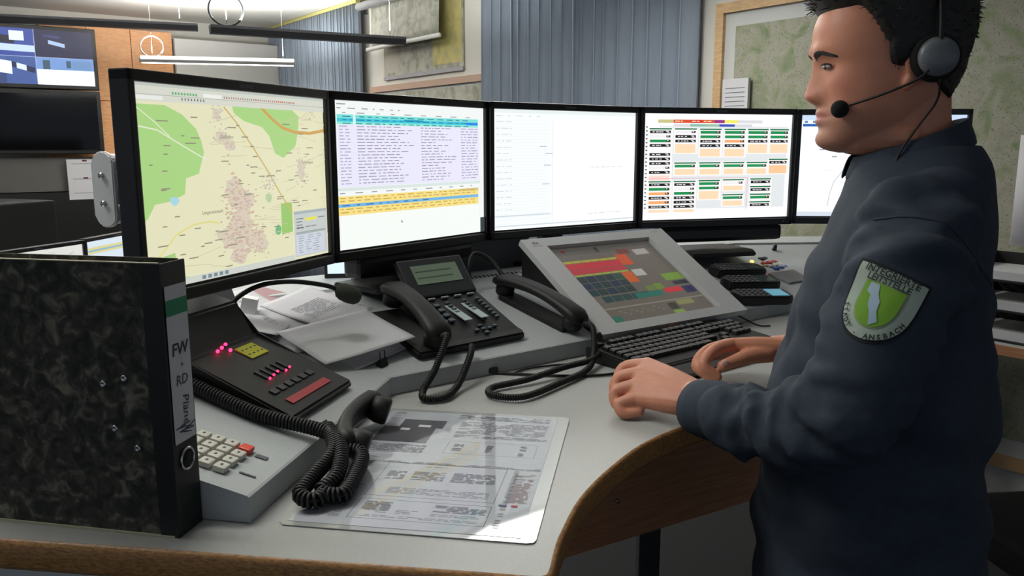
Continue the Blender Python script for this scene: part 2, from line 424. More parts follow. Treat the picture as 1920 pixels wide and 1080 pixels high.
b = MB(); b.tube([wr(2.50, 2.345, .12), wr(3.1, 2.345, .145), wr(3.72, 2.345, .135)], .018, M_white, 10); b.build('bottom_bar', t, world=True)
b = MB(); wbox(b, wr, 6.34, 6.50, 1.66, 1.86, .042, .06, M_paper)
for k in range(7): wbox(b, wr, 6.36, 6.48, 1.68+k*.022, 1.683+k*.022, .06, .061, M_ink)
tag(b.build('wall_calendar'), 'small white calendar sheet on the left edge of the big framed map', 'calendar')

# ================================================================ DESK
edge = bez([(-1.40, .981), (-.589, .871), (-.20, .818), (-.02, .793), (.018, .787), (.034, .788), (.040, .802), (.045, .832), (.056, .882), (.089, .984), (.144, 1.09), (.205, 1.180), (.29, 1.262),
            (.40, 1.345), (.52, 1.42), (.66, 1.48), (.80, 1.54), (.93, 1.66), (1.04, 1.88), (1.15, 2.1), (1.25, 2.3), (1.30, 2.5)], 5)
edge = [(p[0], p[1]) for p in [Vector((*e[:2], 0)) if len(e) > 2 else Vector((*e, 0)) for e in edge]]
back = [(1.30, 2.72), (.95, 2.80), (.40, 2.78), (-.42, 2.16), (-.98, 1.70), (-1.40, 1.45)]
t_desk = thing('desk', 'pale grey laminate desk with curved cut-out and wooden edge under the console', 'desk', place(.2, 1.9, 0))
b = MB(); b.prism(edge+back, DESK-.032, DESK, M_desk); b.build('desktop', t_desk, world=True)
b = MB(); n = len(edge); vs = []; fs = []
prof = [(0, 0), (.004, -.001), (.006, -.006), (.006, -.030), (.004, -.036), (-.01, -.037)]
for i, (x, y) in enumerate(edge):
    a = edge[max(i-1, 0)]; c = edge[min(i+1, n-1)]; tx, ty = c[0]-a[0], c[1]-a[1]; l = math.hypot(tx, ty); nx, ny = ty/l, -tx/l
    for (d, z) in prof: vs.append((x+nx*d, y+ny*d, DESK+z))
k = len(prof)
for i in range(n-1):
    for j in range(k-1): fs.append([i*k+j, (i+1)*k+j, (i+1)*k+j+1, i*k+j+1])
b.faces(vs, fs, M_edge_dark, True); b.build('edge_band', t_desk, world=True)
b = MB(); b.prism([(-1.38, .99), (-.10, .822), (-.10, .86), (-1.38, 1.03)], .12, DESK-.034, mat('pedestal_grey', (196, 200, 200), .5)); b.build('front_panel', t_desk, world=True)
b = MB(); b.prism([(-.10, .87), (-.02, 1.35), (-.06, 1.36), (-.14, .87)], .12, DESK-.034, M_brown); b.build('side_panel', t_desk, world=True)
# cable panel under the back of the desk
pa = Vector((.13, 1.47)); pd = Vector((.86, .51)).normalized()
def pp(s, d): q = pa+pd*s+Vector((-pd.y, pd.x))*d; return (q.x, q.y)
b = MB(); b.prism([pp(-.12, 0), pp(.98, 0), pp(.98, .02), pp(-.12, .02)], .745, DESK-.034, M_brown)
b.build('cable_panel', t_desk, world=True)
for s, z in ((.09, .835), (.47, .86)):
    b = MB(); p = pp(s, -.002); b.tube([(p[0], p[1], z), (p[0]+pd.y*.004, p[1]-pd.x*.004, z)], .004, M_steel, 10); b.build('screw', t_desk, world=True)
for (x, y) in ((-1.2, 1.25), (1.08, 2.35), (.45, 2.5), (-.45, 1.7)):
    b = MB(); b.box((x, y, .525), (.07, .07, 1.05), M_dkgrey, bev=.006); b.build('leg', t_desk, world=True)
    b = MB(); b.box((x, y, .015), (.10, .30, .03), M_dkgrey, bev=.006); b.build('foot', t_desk, world=True)

# ================================================================ CONSOLE
P0 = Vector((-.312, .906)); K = Vector((-.217, 1.410)); K2 = Vector((.86, 2.230)); P3 = Vector((1.22, 2.262))
path = [P0, K, K2, P3]
def offs(d):
    out = []
    for i, p in enumerate(path):
        ns = []
        for (a, c) in ((i-1, i), (i, i+1)):
            if a < 0 or c >= len(path): continue
            t = (path[c]-path[a]).normalized(); ns.append(Vector((-t.y, t.x)))
        if len(ns) == 1: out.append(p+ns[0]*d)
        else:
            m = (ns[0]+ns[1]).normalized(); out.append(p+m*(d/m.dot(ns[0])))
    return out
def sweep(prof, m, name, parent, smooth=False):
    b = MB(); vs = []
    cols = [[(*p, z) for p in offs(d)] for (d, z) in prof]
    k = len(prof)
    for i in range(len(path)):
        for j in range(k): vs.append(cols[j][i])
    fs = [[i*k+j, (i+1)*k+j, (i+1)*k+(j+1) % k, i*k+(j+1) % k] for i in range(len(path)-1) for j in range(k)]
    fs += [list(range(k))[::-1], [(len(path)-1)*k+j for j in range(k)]]
    b.faces(vs, fs, m); return b.build(name, parent, world=True)
ZF = 1.120; RD = .375; ZR = ZF+.25*RD
t_con = thing('console', 'grey sloping dispatcher console running along the back of the desk', 'console', place(-.2, 1.4, DESK))
sweep([(0, DESK+.001), (0, ZF-.002), (.003, ZF), (RD, ZR), (RD+.004, ZR+.006), (RD+.022, ZR+.006), (RD+.026, ZR-.004), (RD+.26, ZR-.004), (RD+.26, DESK+.001)], M_console, 'body', t_con)
aB = R(37.3)
FB = frame((K.x, K.y, ZF), (math.cos(aB), math.sin(aB), 0), (-math.sin(aB), math.cos(aB), .25))
FL = frame((P0.x, P0.y, ZF), (math.cos(R(79.5)), math.sin(R(79.5)), 0), (-math.sin(R(79.5)), math.cos(R(79.5)), .25))
def onB(u, v, h=0, rz=0): return FB @ Matrix.Translation((u, v, h)) @ Matrix.Rotation(rz, 4, 'Z')
def onL(u, v, h=0, rz=0): return FL @ Matrix.Translation((u, v, h)) @ Matrix.Rotation(rz, 4, 'Z')
def chp(F, T):  # matrix of F as child of root whose matrix is T
    return T.inverted() @ F
TC = PM[t_con.name].inverted()
b = MB()
for i in range(110):
    b.box((.10+i*.0125, RD*1.03-.012, .0006), (.006, .011, .001), M_dkgrey, TC @ FB)
b.build('vent_slots', t_con)
b = MB()
for i in range(40): b.box((.02+i*.0125, RD*1.03-.012, .0006), (.006, .011, .001), M_dkgrey, TC @ FL)
b.build('vent_slots', t_con)
# keypad buttons set into the left end of the console
M_key = mat('cream_key', (196, 194, 182), .5)
for r in range(4):
    for c in range(4):
        if (r, c) in ((0, 3),): pass
        red = (r == 0 and c == 3)
        b = MB(); T = TC @ onL(.097-.0205*(r) + .0, .119-.0205*c, .002)
        b.box((0, 0, .002), (.0165, .0165, .008), mat('red_key', (214, 62, 40), .4) if red else M_key, T, bev=.0025)
        if not red: b.box((0, 0, .0062), (.004, .003, .0006), M_ink, T)
        o = b.build('keypad_button', t_con)
        if red: o['label'] = 'red keypad button'
b = MB(); b.box((.096, .034, .0006), (.008, .016, .0008), M_ink, TC @ FL); b.build('keypad_marking', t_con); b = MB(); b.box((.044, .026, .0006), (.003, .022, .0008), M_ink, TC @ FL); b.build('keypad_marking', t_con)
b = MB(); p = offs(.01)
b.faces([TC @ FB @ Vector(v) for v in ((.0, .002, .0005), (.003, .002, .0005), (.133, .35, .0005), (.13, .35, .0005))], [[0, 1, 2, 3]], M_dkgrey)
# button field at the right
def led(u, v, c, st, r=.005):
    b = MB(); b.lathe([(r, 0), (r, .003), (r*.6, .005)], emi(c, st), TC @ onB(u, v), 14); return b.build('indicator_light', t_con)
led(1.318, .169, (255, 40, 50), 3, .007); led(1.374, .253, (255, 210, 90), 3, .006)
cols = [(176, 60, 60), (190, 186, 180), (40, 80, 150)]
for i in range(6):
    for j in range(3):
        u = 1.40+.026*i-.0*j; v = .228-.022*j+.0
        b = MB(); b.box((u, v, .003), (.018, .013, .006), mat('button_%d' % j, cols[(j+(i % 2 if j < 2 else 0)) % 3 if j < 2 else 2], .5), TC @ FB, bev=.0015); b.build('function_button', t_con)
for i in range(4):
    b = MB(); b.box((1.33+.02*i, .215-.0*i, .002), (.014, .010, .004), mat('button_pale', (176, 174, 140), .5), TC @ FB, bev=.001); b.build('function_button', t_con)
b = MB(); b.box((1.449, .262, .002), (.05, .016, .004), M_black, TC @ FB, bev=.001); b.build('name_display', t_con)
b = MB(); b.lathe([(.008, 0), (.008, .012), (.006, .03)], M_dkgrey, TC @ onB(1.53, .29), 14); b.build('rotary_knob', t_con)
b = MB(); b.box((1.41, .120, .003), (.17, .075, .006), M_panelgrey, TC @ FB, bev=.002); b.build('touch_pad_display', t_con)
# back panel under the screens
b = MB()
q = [TC @ FB @ Vector((u, .43, h)) for u, h in ((.12, .0), (.66, .0), (.66, .13), (.12, .13))]
b.box((.40, .46, .04), (.50, .02, .16), mat('back_panel', (104, 108, 112), .6), TC @ FB)
b.build('rear_panel', t_con)

# ================================================================ MONITORS
MON = [(-.4446, 1.3719, 1.2227), (-.2097, 1.8096, .9391), (.1466, 2.1465, .6163), (.5927, 2.359, .2878), (1.0888, 2.4276, -.049)]
ZM = ZC-.0607
SW, SH = .474, .296
class Screen:
    """flat picture on a monitor; u,v from the top left corner, 0..1"""
    def __init__(s, base, zc, w=SW, h=SH):
        s.b = MB(); s.k = 0; s.zc = zc; s.w = w; s.h = h; s.poly([(0, 0), (1, 0), (1, 1), (0, 1)], *base)
    def P(s, u, v, k): return ((u-.5)*s.w, -.0004-.00002*k, s.zc+(.5-v)*s.h)
    def poly(s, pts, c, st=1.0):
        s.b.faces([s.P(u, v, s.k) for u, v in pts], [list(range(len(pts)))], emi(c, st)); s.k += 1
    def rect(s, u0, v0, u1, v1, c, st=1.0): s.poly([(u0, v0), (u1, v0), (u1, v1), (u0, v1)], c, st)
    def line(s, pts, w, c, st=1.0):
        for i in range(len(pts)-1):
            (x0, y0), (x1, y1) = pts[i], pts[i+1]; dx, dy = (x1-x0)*s.w, (y1-y0)*s.h; l = math.hypot(dx, dy) or 1
            nx, ny = -dy/l*w/s.w, dx/l*w/s.h
            s.poly([(x0+nx, y0+ny), (x1+nx, y1+ny), (x1-nx, y1-ny), (x0-nx, y0-ny)], c, st); s.k -= 1
        s.k += 1
    def txt(s, u, v, t, size, c, st=1.0):
        T = Matrix.Translation(s.P(u, v, s.k)) @ Matrix.Rotation(PI/2, 4, 'X'); s.b.text(t, size, T, emi(c, st), 'LEFT'); s.k += 1
    def words(s, u0, u1, v, h, c, st=1.0, gap=.006, wr_=(.01, .05)):
        u = u0
        while u < u1-.01:
            w = random.uniform(*wr_); s.rect(u, v, min(u+w, u1), v+h, c, st); s.k -= 1; u += w+gap+random.random()*.01
        s.k += 1
def blob(cx, cy, rx, ry, n=14, j=.25):
    return [(cx+rx*math.cos(2*PI*i/n)*random.uniform(1-j, 1+j), cy+ry*math.sin(2*PI*i/n)*random.uniform(1-j, 1+j)) for i in range(n)]
SC = ZM-1.215
def scr_map():
    E = 1.0; s = Screen(((228, 226, 190), E), SC)
    G = (170, 212, 132)
    s.poly([(0, .10), (.13, .10), (.20, .14), (.26, .21), (.28, .27), (.29, .33), (.27, .40), (.26, .44), (.20, .46), (.19, .54), (.13, .57), (.06, .58), (.03, .64), (0, .68)], G, E)
    s.poly([(.44, .075), (.78, .075), (.83, .12), (.82, .22), (.80, .30), (.72, .37), (.67, .34), (.64, .24), (.60, .19), (.50, .16), (.45, .12)], G, E)
    s.poly([(.69, .64), (.76, .64), (.76, .82), (.69, .83)], (156, 200, 112), E)
    s.poly(blob(.665, .80, .02, .03, 9), (110, 184, 128), E); s.poly(blob(.62, .6, .02, .03, 8), (186, 206, 160), E)
    s.poly([(.08, .84), (.13, .83), (.13, .88), (.08, .88)], (170, 204, 134), E); s.poly(blob(.17, .98, .02, .02, 8), (140, 190, 130), E)
    s.poly(blob(.14, .57, .02, .022, 8), (168, 214, 226), E)
    P = (208, 186, 172)
    for (x, y, rx, ry) in ((.43, .55, .05, .09), (.47, .60, .07, .06), (.46, .72, .06, .08), (.42, .79, .09, .07), (.52, .82, .07, .05), (.44, .90, .05, .05), (.56, .86, .04, .05), (.36, .13, .02, .03), (.38, .25, .03, .03), (.42, .29, .03, .03), (.83, .44, .025, .07)):
        s.poly(blob(x, y, rx, ry, 16, .22), (216, 204, 184), E)
    for (x, y, rx, ry) in ((.43, .55, .04, .10), (.47, .60, .07, .08), (.40, .64, .04, .09), (.46, .73, .06, .09), (.42, .80, .07, .09), (.52, .83, .05, .07), (.55, .77, .03, .05), (.44, .90, .04, .06), (.55, .90, .04, .04)):
        for q in range(int(rx*ry*9500)):
            u, v = x+random.gauss(0, rx*.6), y+random.gauss(0, ry*.6)
            s.rect(u, v, u+random.uniform(.006, .018), v+random.uniform(.004, .012), (random.randint(196, 212), random.randint(172, 186), random.randint(156, 172)), E); s.k -= 1
    for (x, y, r) in ((.37, .24, .03), (.40, .29, .03), (.36, .12, .03), (.90, .10, .035), (.83, .39, .03), (.84, .48, .03), (.61, .52, .03), (.63, .50, .025)):
        for q in range(22):
            u, v = x+random.gauss(0, r*.7), y+random.gauss(0, r); s.rect(u, v, u+random.uniform(.005, .014), v+random.uniform(.004, .01), (200, 188, 176), E); s.k -= 1
    s.k = 6
    Y = (206, 178, 108)
    s.line([(.40, .09), (.46, .17), (.54, .30), (.62, .44), (.70, .60), (.76, .70)], .0014, Y, E)
    s.line([(.60, .08), (.66, .14), (.72, .19), (.80, .215), (.90, .22), (1, .20)], .0028, (208, 164, 92), E)
    s.line([(.0, .20), (.09, .22), (.20, .30), (.30, .37)], .001, (226, 232, 206), E)
    s.line([(.0, .10), (.08, .18), (.14, .25)], .0008, (226, 232, 206), E)
    s.line([(.06, .84), (.14, .74), (.22, .70), (.30, .695), (.34, .71)], .001, (224, 214, 120), E)
    for q in range(60):
        x, y = random.random(), random.uniform(.12, .95); a = random.uniform(-.5, .5); l = random.uniform(.05, .22)
        if x < .3 and y < .6: continue
        s.line([(x, y), (min(x+l*.5, .999), y+a*l*.4), (min(x+l, .999), y+a*l*.9 if y+a*l < .98 else y)], .00045, (202, 196, 164), E)
    for q in range(70):
        x, y = random.uniform(.03, .93), random.uniform(.13, .95); s.rect(x, y, x+random.uniform(.012, .05), y+.006, (146, 140, 122), E); s.k -= 1
    s.k += 1
    for (x, y, t) in ((.26, .645, 'Langensteinach'), (.84, .40, 'Ulsenheim'), (.37, .25, 'Gollhofen')): s.txt(x, y, t, .008, (90, 84, 80), E)
    # tool bars
    s.rect(0, 0, 1, .085, (214, 216, 204), E); s.rect(0, 0, 1, .014, (190, 198, 190), E); s.rect(0, .052, 1, .055, (176, 180, 172), E)
    for q in range(9): s.rect(.16+q*.013, .034, .168+q*.013, .046, (110, 176, 120), E); s.k -= 1
    for q in range(34): s.rect(.40+q*.012, .036, .406+q*.012, .046, random.choice([(190, 120, 100), (130, 140, 130), (150, 150, 150), (214, 80, 60)]), E); s.k -= 1
    s.k += 1; s.rect(.30, .03, .39, .05, (236, 238, 234), E); s.rect(.0, .058, .12, .078, (232, 234, 228), E)
    for q in range(8): s.rect(.20+q*.014, .06, .206+q*.014, .072, (120, 124, 118), E); s.k -= 1
    # info window
    s.rect(.765, .70, .99, .985, (198, 204, 202), E); s.rect(.765, .70, .99, .718, (168, 180, 182), E)
    s.rect(.84, .745, .92, .765, (228, 226, 90), E)
    for q in range(4): s.words(.78, .83, .745+q*.02, .005, (110, 112, 110), E)
    s.words(.93, .975, .75, .005, (110, 112, 110), E); s.words(.78, .92, .80, .005, (110, 112, 110), E)
    s.rect(.775, .83, .98, .845, (160, 172, 170), E); s.rect(.775, .848, .97, .975, (206, 212, 224), E)
    for q in range(8): s.words(.79, .95, .857+q*.0145, .004, (150, 154, 160), E, .02)
    s.rect(0, .965, .76, 1, (206, 210, 202), E)
    for q in range(5): s.rect(.24+q*.028, .972, .258+q*.028, .992, (120, 140, 150), E); s.k -= 1
    return s
def scr_table():
    E = 1.12; s = Screen(((232, 236, 234), E), SC)
    s.words(.02, .09, .018, .008, (150, 156, 156), E); s.words(.02, .4, .045, .007, (150, 150, 160), E, .03)
    s.words(.05, .9, .075, .007, (160, 160, 168), E, .06)
    s.rect(.02, .09, .955, .115, (120, 216, 208), E); s.rect(.02, .115, .955, .138, (64, 190, 214), E); s.rect(.02, .138, .955, .155, (138, 226, 204), E)
    s.rect(.86, .118, .955, .138, (40, 130, 226), E); s.rect(.42, .112, .55, .126, (30, 150, 190), E)
    for v in (.10, .122, .145): s.words(.05, .9, v, .006, (40, 120, 150), E, .015)
    s.rect(.11, .088, .125, .156, (210, 236, 236), E)
    s.rect(.02, .155, .965, .575, (224, 222, 240), E)
    for r in range(19):
        v = .165+r*.0213
        s.words(.03, .09, v, .006, (160, 156, 176), E); s.words(.13, random.uniform(.36, .50), v, .006, (146, 144, 162), E)
        s.words(.53, .53+random.uniform(.10, .26), v, .006, (146, 144, 162), E); s.words(.82, .95, v, .006, (150, 146, 170), E)
    s.rect(0, .578, .965, .60, (208, 220, 216), E); s.words(.02, .9, .612, .007, (150, 150, 150), E, .05)
    s.rect(0, .635, .95, .765, (236, 214, 130), E); s.rect(0, .688, .95, .71, (112, 176, 220), E); s.rect(.80, .635, .95, .655, (206, 186, 110), E)
    for v in (.645, .665, .72, .742): s.words(.02, .92, v, .007, (190, 160, 80), E, .012)
    s.words(.03, .6, .695, .007, (60, 100, 150), E, .03)
    s.rect(.03, .77, .955, .995, (236, 240, 236), E)
    s.poly([(.38, .83), (.395, .85), (.385, .855)], (120, 120, 120), E)
    s.rect(.965, .88, 1, 1, (70, 78, 80), .8)
    return s
def scr_blank():
    E = 1.15; s = Screen(((236, 240, 240), E), SC)
    s.rect(0, 0, 1, .03, (222, 230, 230), E); s.words(.02, .3, .05, .006, (190, 196, 200), E, .03)
    s.rect(.39, .08, .394, .98, (220, 224, 222), E); s.rect(.395, .085, .995, .51, (246, 246, 242), E); s.rect(.395, .53, .995, .96, (246, 246, 242), E)
    for r in range(34): s.rect(.02, .09+r*.026, .36-.0*r, .092+r*.026, (216, 220, 226), E); s.k -= 1
    s.k += 1
    for r in range(16): s.words(.02, .12, .10+r*.052, .006, (200, 204, 212), E)
    for (u, v) in ((.30, .30), (.34, .36), (.33, .46), (.32, .62)): s.rect(u, v, u+.05, v+.008, (180, 190, 206), E)
    s.words(.65, .9, .485, .007, (206, 208, 206), E); s.words(.65, .9, .90, .007, (206, 208, 206), E)
    s.rect(0, .88, .38, .89, (196, 206, 212), E); s.rect(0, .965, 1, .975, (200, 208, 214), E)
    return s
def scr_status():
    E = 1.12; s = Screen(((244, 244, 246), E), SC)
    s.rect(.10, .115, .97, .90, (220, 224, 226), E)
    tabs = [(.09, .19, (196, 190, 130)), (.19, .30, (214, 80, 44)), (.30, .38, (210, 52, 40)), (.38, .46, (216, 84, 46)), (.46, .53, (150, 50, 130)), (.53, .62, (236, 228, 100)), (.62, .79, (214, 214, 220))]
    for a, c, k in tabs: s.rect(a, .055, c, .085, k, E)
    for a, c, k in ((.19, .30, (214, 214, 218)), (.30, .40, (130, 186, 166)), (.40, .495, (150, 190, 160)), (.495, .60, (60, 76, 180)), (.60, .72, (210, 210, 216))): s.rect(a, .095, c, .118, k, E)
    for (a, t) in ((.20, 'TRUPP 1'), (.31, 'TRUPP 2'), (.39, 'TRUPP 3')): s.words(a, a+.05, .065, .009, (250, 220, 180), E)
    D = (20, 112, 70); GR = (28, 140, 78); K_ = (26, 26, 28); PE = (252, 214, 178); OR = (240, 166, 104)
    def card(u, v, w, rows, foot, f=PE):
        h = .02+len(rows)*.042+foot
        s.rect(u-.005, v-.004, u+w+.008, v+h+.006, (244, 240, 240), E); s.rect(u, v, u+w, v+.013, D, E)
        y = v+.022
        for r in rows:
            if r == '-': y += .042; continue
            c = {'k': K_, 'g': GR, 'o': OR, 'w': (232, 232, 232), 'p': PE}[r]
            s.rect(u+.004, y, u+w-.006, y+.026, c, E)
            if r == 'k': s.words(u+.02, u+w*.62, y+.009, .008, (220, 220, 220), E, .002, (.008, .02)); s.rect(u+w*.74, y+.005, u+w*.86, y+.012, (230, 230, 230), E); s.rect(u+w*.80, y+.014, u+w*.90, y+.021, (230, 230, 230), E)
            else: s.rect(u+w*.76, y+.003, u+w*.94, y+.022, (60, 50, 50), E); s.rect(u+w*.80, y+.006, u+w*.86, y+.014, (240, 230, 230), E)
            y += .042
        if foot > .01: s.rect(u+.004, y, u+w-.006, y+foot-.006, f, E)
    X = [.035, .20, .365, .53, .69, .845]; w = .145
    card(X[0], .135, w, 'kwgk-kkkwk', .055, (250, 214, 204)); card(X[1], .135, w, 'wkk', .09); card(X[2], .137, w, 'ggkk', .08); card(X[3], .137, w, 'ggok', .08); card(X[4], .137, w, 'ggk', .09); card(X[5], .137, w*.92, 'ggk', .09)
    for i in (1, 2, 3, 4): card(X[i], .455, w, 'g', .06)
    card(X[5], .425, w*.92, 'k', .085, OR if 0 else (246, 196, 150))
    s.rect(.03, .605, .70, .608, (220, 100, 120), E); s.rect(.70, .605, .703, .92, (230, 150, 160), E)
    card(X[0], .63, w, 'kgokok', .03); card(X[1], .63, w, 'kwgkkk', .03); card(X[2], .625, w, 'gg', .085); card(X[3], .62, w, 'w', .05); card(X[3], .765, w, 'g', .055)
    for v, r in ((.615, 'k'), (.69, 'k'), (.765, 'g'), (.84, 'k')): card(X[4]+.03, v, w, r, 0)
    for q in range(22): s.rect(.008, .12+q*.036, .02, .132+q*.036, (90, 90, 96), E); s.k -= 1
    return s
def scr_chart():
    E = 1.15; s = Screen(((240, 244, 250), E), SC)
    s.rect(0, 0, 1, .05, (196, 214, 240), E); s.rect(.01, .085, .25, .11, (40, 96, 170), E)
    for q in range(6): s.rect(.02+q*.05, .055, .04+q*.05, .075, (90, 130, 180), E); s.k -= 1
    s.k += 1
    s.line([(.42, .42), (.34, .47), (.27, .55), (.22, .66), (.20, .78), (.19, .9)], .0009, (176, 184, 190), E)
    for q in range(26):
        x, y = random.uniform(.03, .8), random.uniform(.15, .9); s.line([(x, y), (x+random.uniform(.03, .15), y+random.uniform(-.02, .03))], .0005, (206, 212, 218), E)
    for (x, y) in ((.3, .5), (.12, .33), (.2, .4)): s.rect(x, y, x+.03, y+.012, (150, 156, 160), E)
    s.rect(0, .955, 1, 1, (206, 214, 224), E)
    return s
LBM = ['monitor showing a green and yellow district map, leftmost and nearest of the curved row', 'monitor showing a long table with turquoise and yellow rows', 'monitor with nearly blank white windows, middle of the curved row',
       'monitor showing a grid of green and black status cards', 'monitor with pale chart half hidden behind the man']
SCR = [scr_map, scr_table, scr_blank, scr_status, scr_chart]
def monitor(i, M, zc, scr, label, bar=False, back_only=False, group='desk monitors of the curved row', stand=True, w=SW, h=SH):
    t = thing('monitor', label, 'monitor', M, group)
    b = MB(); W = w+.026; H = h+.040; cz = zc-.003
    # bezel ring
    x0, x1, z0, z1 = -W/2, W/2, cz-H/2, cz+H/2
    for (c, s) in (((0, .010, z1-.0085), (W, .034, .017)), ((0, .010, z0+.0095), (W, .034, .019)), ((x0+.0064, .010, cz), (.0128, .034, H)), ((x1-.0064, .010, cz), (.0128, .034, H))):
        b.box((c[0], c[1]-.002, c[2]), s, M_bezel, bev=.0025)
    b.build('bezel', t)
    b = MB(); b.prism([(x0+.004, z0+.004), (x1-.004, z0+.004), (x1-.004, z1-.004), (x0+.004, z1-.004)], .002, .028, M_dkgrey if 0 else M_black, axis='y')
    b.loft([[(sx*(W/2-.01), .028, cz+sz*(H/2-.01)) for sx, sz in ((-1, -1), (1, -1), (1, 1), (-1, 1))], [(sx*(W/2-.08), .058, cz+sz*(H/2-.06)) for sx, sz in ((-1, -1), (1, -1), (1, 1), (-1, 1))]], M_black, smooth=False)
    b.build('back_shell', t)
    sc = scr(); sc.b.keep = True; o = sc.b.build('screen', t)
    b = MB(); b.text('lenovo', .0125, Matrix.Translation((0, -.0095, z1-.0085)) @ Matrix.Rotation(PI/2, 4, 'X'), mat('logo_grey', (84, 88, 92), .4), bold=.0002); b.build('logo', t)
    b = MB(); b.tube([(x1-.03, -.0092, z0+.01), (x1-.03, -.0100, z0+.01)], .0016, mat('led_dim', (90, 110, 120), .4), 8); b.build('power_light', t)
    if bar:
        b = MB(); b.box((bar[0], .035, z0-.024), (bar[1], .055, .046), M_bezel, bev=.012); b.build('sound_bar', t)
    if stand:
        b = MB(); b.box((0, .075, (z0+.05)/2+.06), (.07, .03, z0+.07), M_black, bev=.006); b.build('stand_neck', t)
        b = MB(); b.prism([(-.13, .00), (-.10, -.06), (.10, -.06), (.13, .00), (.12, .15), (-.12, .15)], .0, .012, M_black, bev=.003); b.build('stand_foot', t)
    return t
for i, (x, y, a) in enumerate(MON):
    bar = {1: (.02, .38), 3: (.03, .40)}.get(i)
    monitor(i, place(x, y, 1.2145, a), SC, SCR[i], LBM[i], bar, stand=(i in (1, 2, 3, 4)))
# support arm and rail behind the first monitor
a0 = MON[0][2]; M0 = place(MON[0][0], MON[0][1], 1.2145, a0)
t = thing('monitor_rail', 'pale grey tubular monitor support with rounded end plate behind the map monitor', 'monitor support', place(-.62, 1.36, DESK))
Ti = PM[t.name].inverted() @ M0
b = MB()
pl = [(.020*math.cos(q*PI/10), (.037 if q <= 10 else -.037)+.018*math.sin(q*PI/10)) for q in range(21)]
pl = [(x, z) for x, z in pl]
# the plate faces the camera (normal along local -x)
TT = Ti @ Matrix.Translation((-.225, .068, SC-.002))
b.prism([(y, z) for y, z in pl], -.008, 0, M_white, TT, axis='x', bev=.002); b.build('end_plate', t)
for z in (.020, -.020):
    b = MB(); b.tube([(-.009, 0, z), (-.012, 0, z)], .0045, M_steel, 12, TT); b.build('screw', t)
for z in (.037, -.037):
    b = MB(); b.tube([(0, 0, z), (.46, 0, z)], .014, M_white, 14, TT); b.build('tube', t)
b = MB(); b.box((.28, .06, -.12), (.05, .04, .42), M_dkgrey, TT, bev=.006); b.build('post', t)
b = MB(); b.box((.28, .02, 0), (.12, .05, .10), M_dkgrey, TT, bev=.004); b.build('mount', t)

# ================================================================ TOUCH TERMINAL
up30 = Vector((-math.sin(R(35))*math.cos(R(30)), math.cos(R(35))*math.cos(R(30)), math.sin(R(30))))
FT = frame((.195, 1.70, 1.129), (math.cos(R(35)), math.sin(R(35)), 0), up30)
t_t = thing('touch_terminal', 'sloping touch screen terminal in a pale grey frame with coloured call buttons', 'terminal', FT)
b = MB(); W, H = .475, .352
def ring(b, x0, y0, x1, y1, X0, Y0, X1, Y1, z0, z1, m, T=None):
    for (a, c) in (((x0, y0), (x1, Y0)), ((x0, Y1), (x1, y1)), ((x0, Y0), (X0, Y1)), ((X1, Y0), (x1, Y1))):
        b.box(((a[0]+c[0])/2, (a[1]+c[1])/2, (z0+z1)/2), (c[0]-a[0], c[1]-a[1], z1-z0), m, T)
ring(b, 0, 0, W, H, .060, .028, .402, .320, -.016, 0, mat('terminal_frame', (186, 188, 188), .45)); b.build('frame', t_t)
b = MB()  # wedge housing down to the console
inv = FT.inverted()
dn = lambda x, y: inv @ (Vector((*(FT @ Vector((x, y, -.016))).xy, 0)) + Vector((0, 0, max(ZF, ZF+.25*((FB.inverted() @ (FT @ Vector((x, y, 0)))).y)*.97)+.002)))
tv_ = [Vector((x, y, -.017)) for x, y in ((.004, .004), (W-.004, .004), (W-.004, H-.01), (.004, H-.01))]
bv_ = [dn(v.x, v.y) for v in tv_]
b.faces(tv_+bv_, [[0, 1, 2, 3], [7, 6, 5, 4], [0, 4, 5, 1], [1, 5, 6, 2], [2, 6, 7, 3], [3, 7, 4, 0]], M_black); b.build('housing', t_t)
b = MB(); sx0, sy0, sw, sh = .062, .030, .338, .288
EB = .55
def tq(u0, v0, u1, v1, c, k=1, st=EB):
    b.faces([(sx0+sw*u0, sy0+sh*(1-v0), -.012+.0001*k), (sx0+sw*u1, sy0+sh*(1-v0), -.012+.0001*k), (sx0+sw*u1, sy0+sh*(1-v1), -.012+.0001*k), (sx0+sw*u0, sy0+sh*(1-v1), -.012+.0001*k)], [[0, 3, 2, 1]], emi(c, st))
tq(0, 0, 1, 1, (112, 106, 96), 0)
tq(0, 0, 1, .10, (100, 96, 90)); tq(.42, .02, .45, .09, (60, 60, 50), 2); tq(.1, .03, .14, .07, (120, 50, 46), 2)
for i in range(6):
    u = .04+i*.085
    tq(u, .18, u+.08, .21, (190, 180, 60)); tq(u, .215, u+.08, .30, (214, 44, 60)); tq(u, .305, u+.08, .36, (206, 50, 64)); tq(u, .365, u+.08, .385, (176, 186, 70))
tq(.55, .15, .66, .30, (222, 84, 40), 2); tq(.60, .08, .72, .15, (124, 60, 50), 2); tq(.76, .10, .90, .18, (186, 180, 176), 2)
tq(.46, .39, .56, .53, (220, 100, 36), 2); tq(.57, .37, .68, .46, (196, 196, 190), 2)
for r in range(3):
    for i in range(5):
        u = .03+i*.086; v = .395+r*.085; tq(u, v, u+.08, v+.078, ((34, 58, 58), (30, 50, 76), (32, 60, 64))[(r+i) % 3] if (r, i) != (0, 4) else (40, 84, 70))
for i in range(5): tq(.10+i*.09, .66, .10+i*.09+.083, .735, (34, 72, 70))
tq(.55, .60, .63, .66, (110, 140, 66)); tq(.64, .58, .72, .66, (120, 150, 60)); tq(.40, .67, .66, .735, (30, 120, 104), 2)
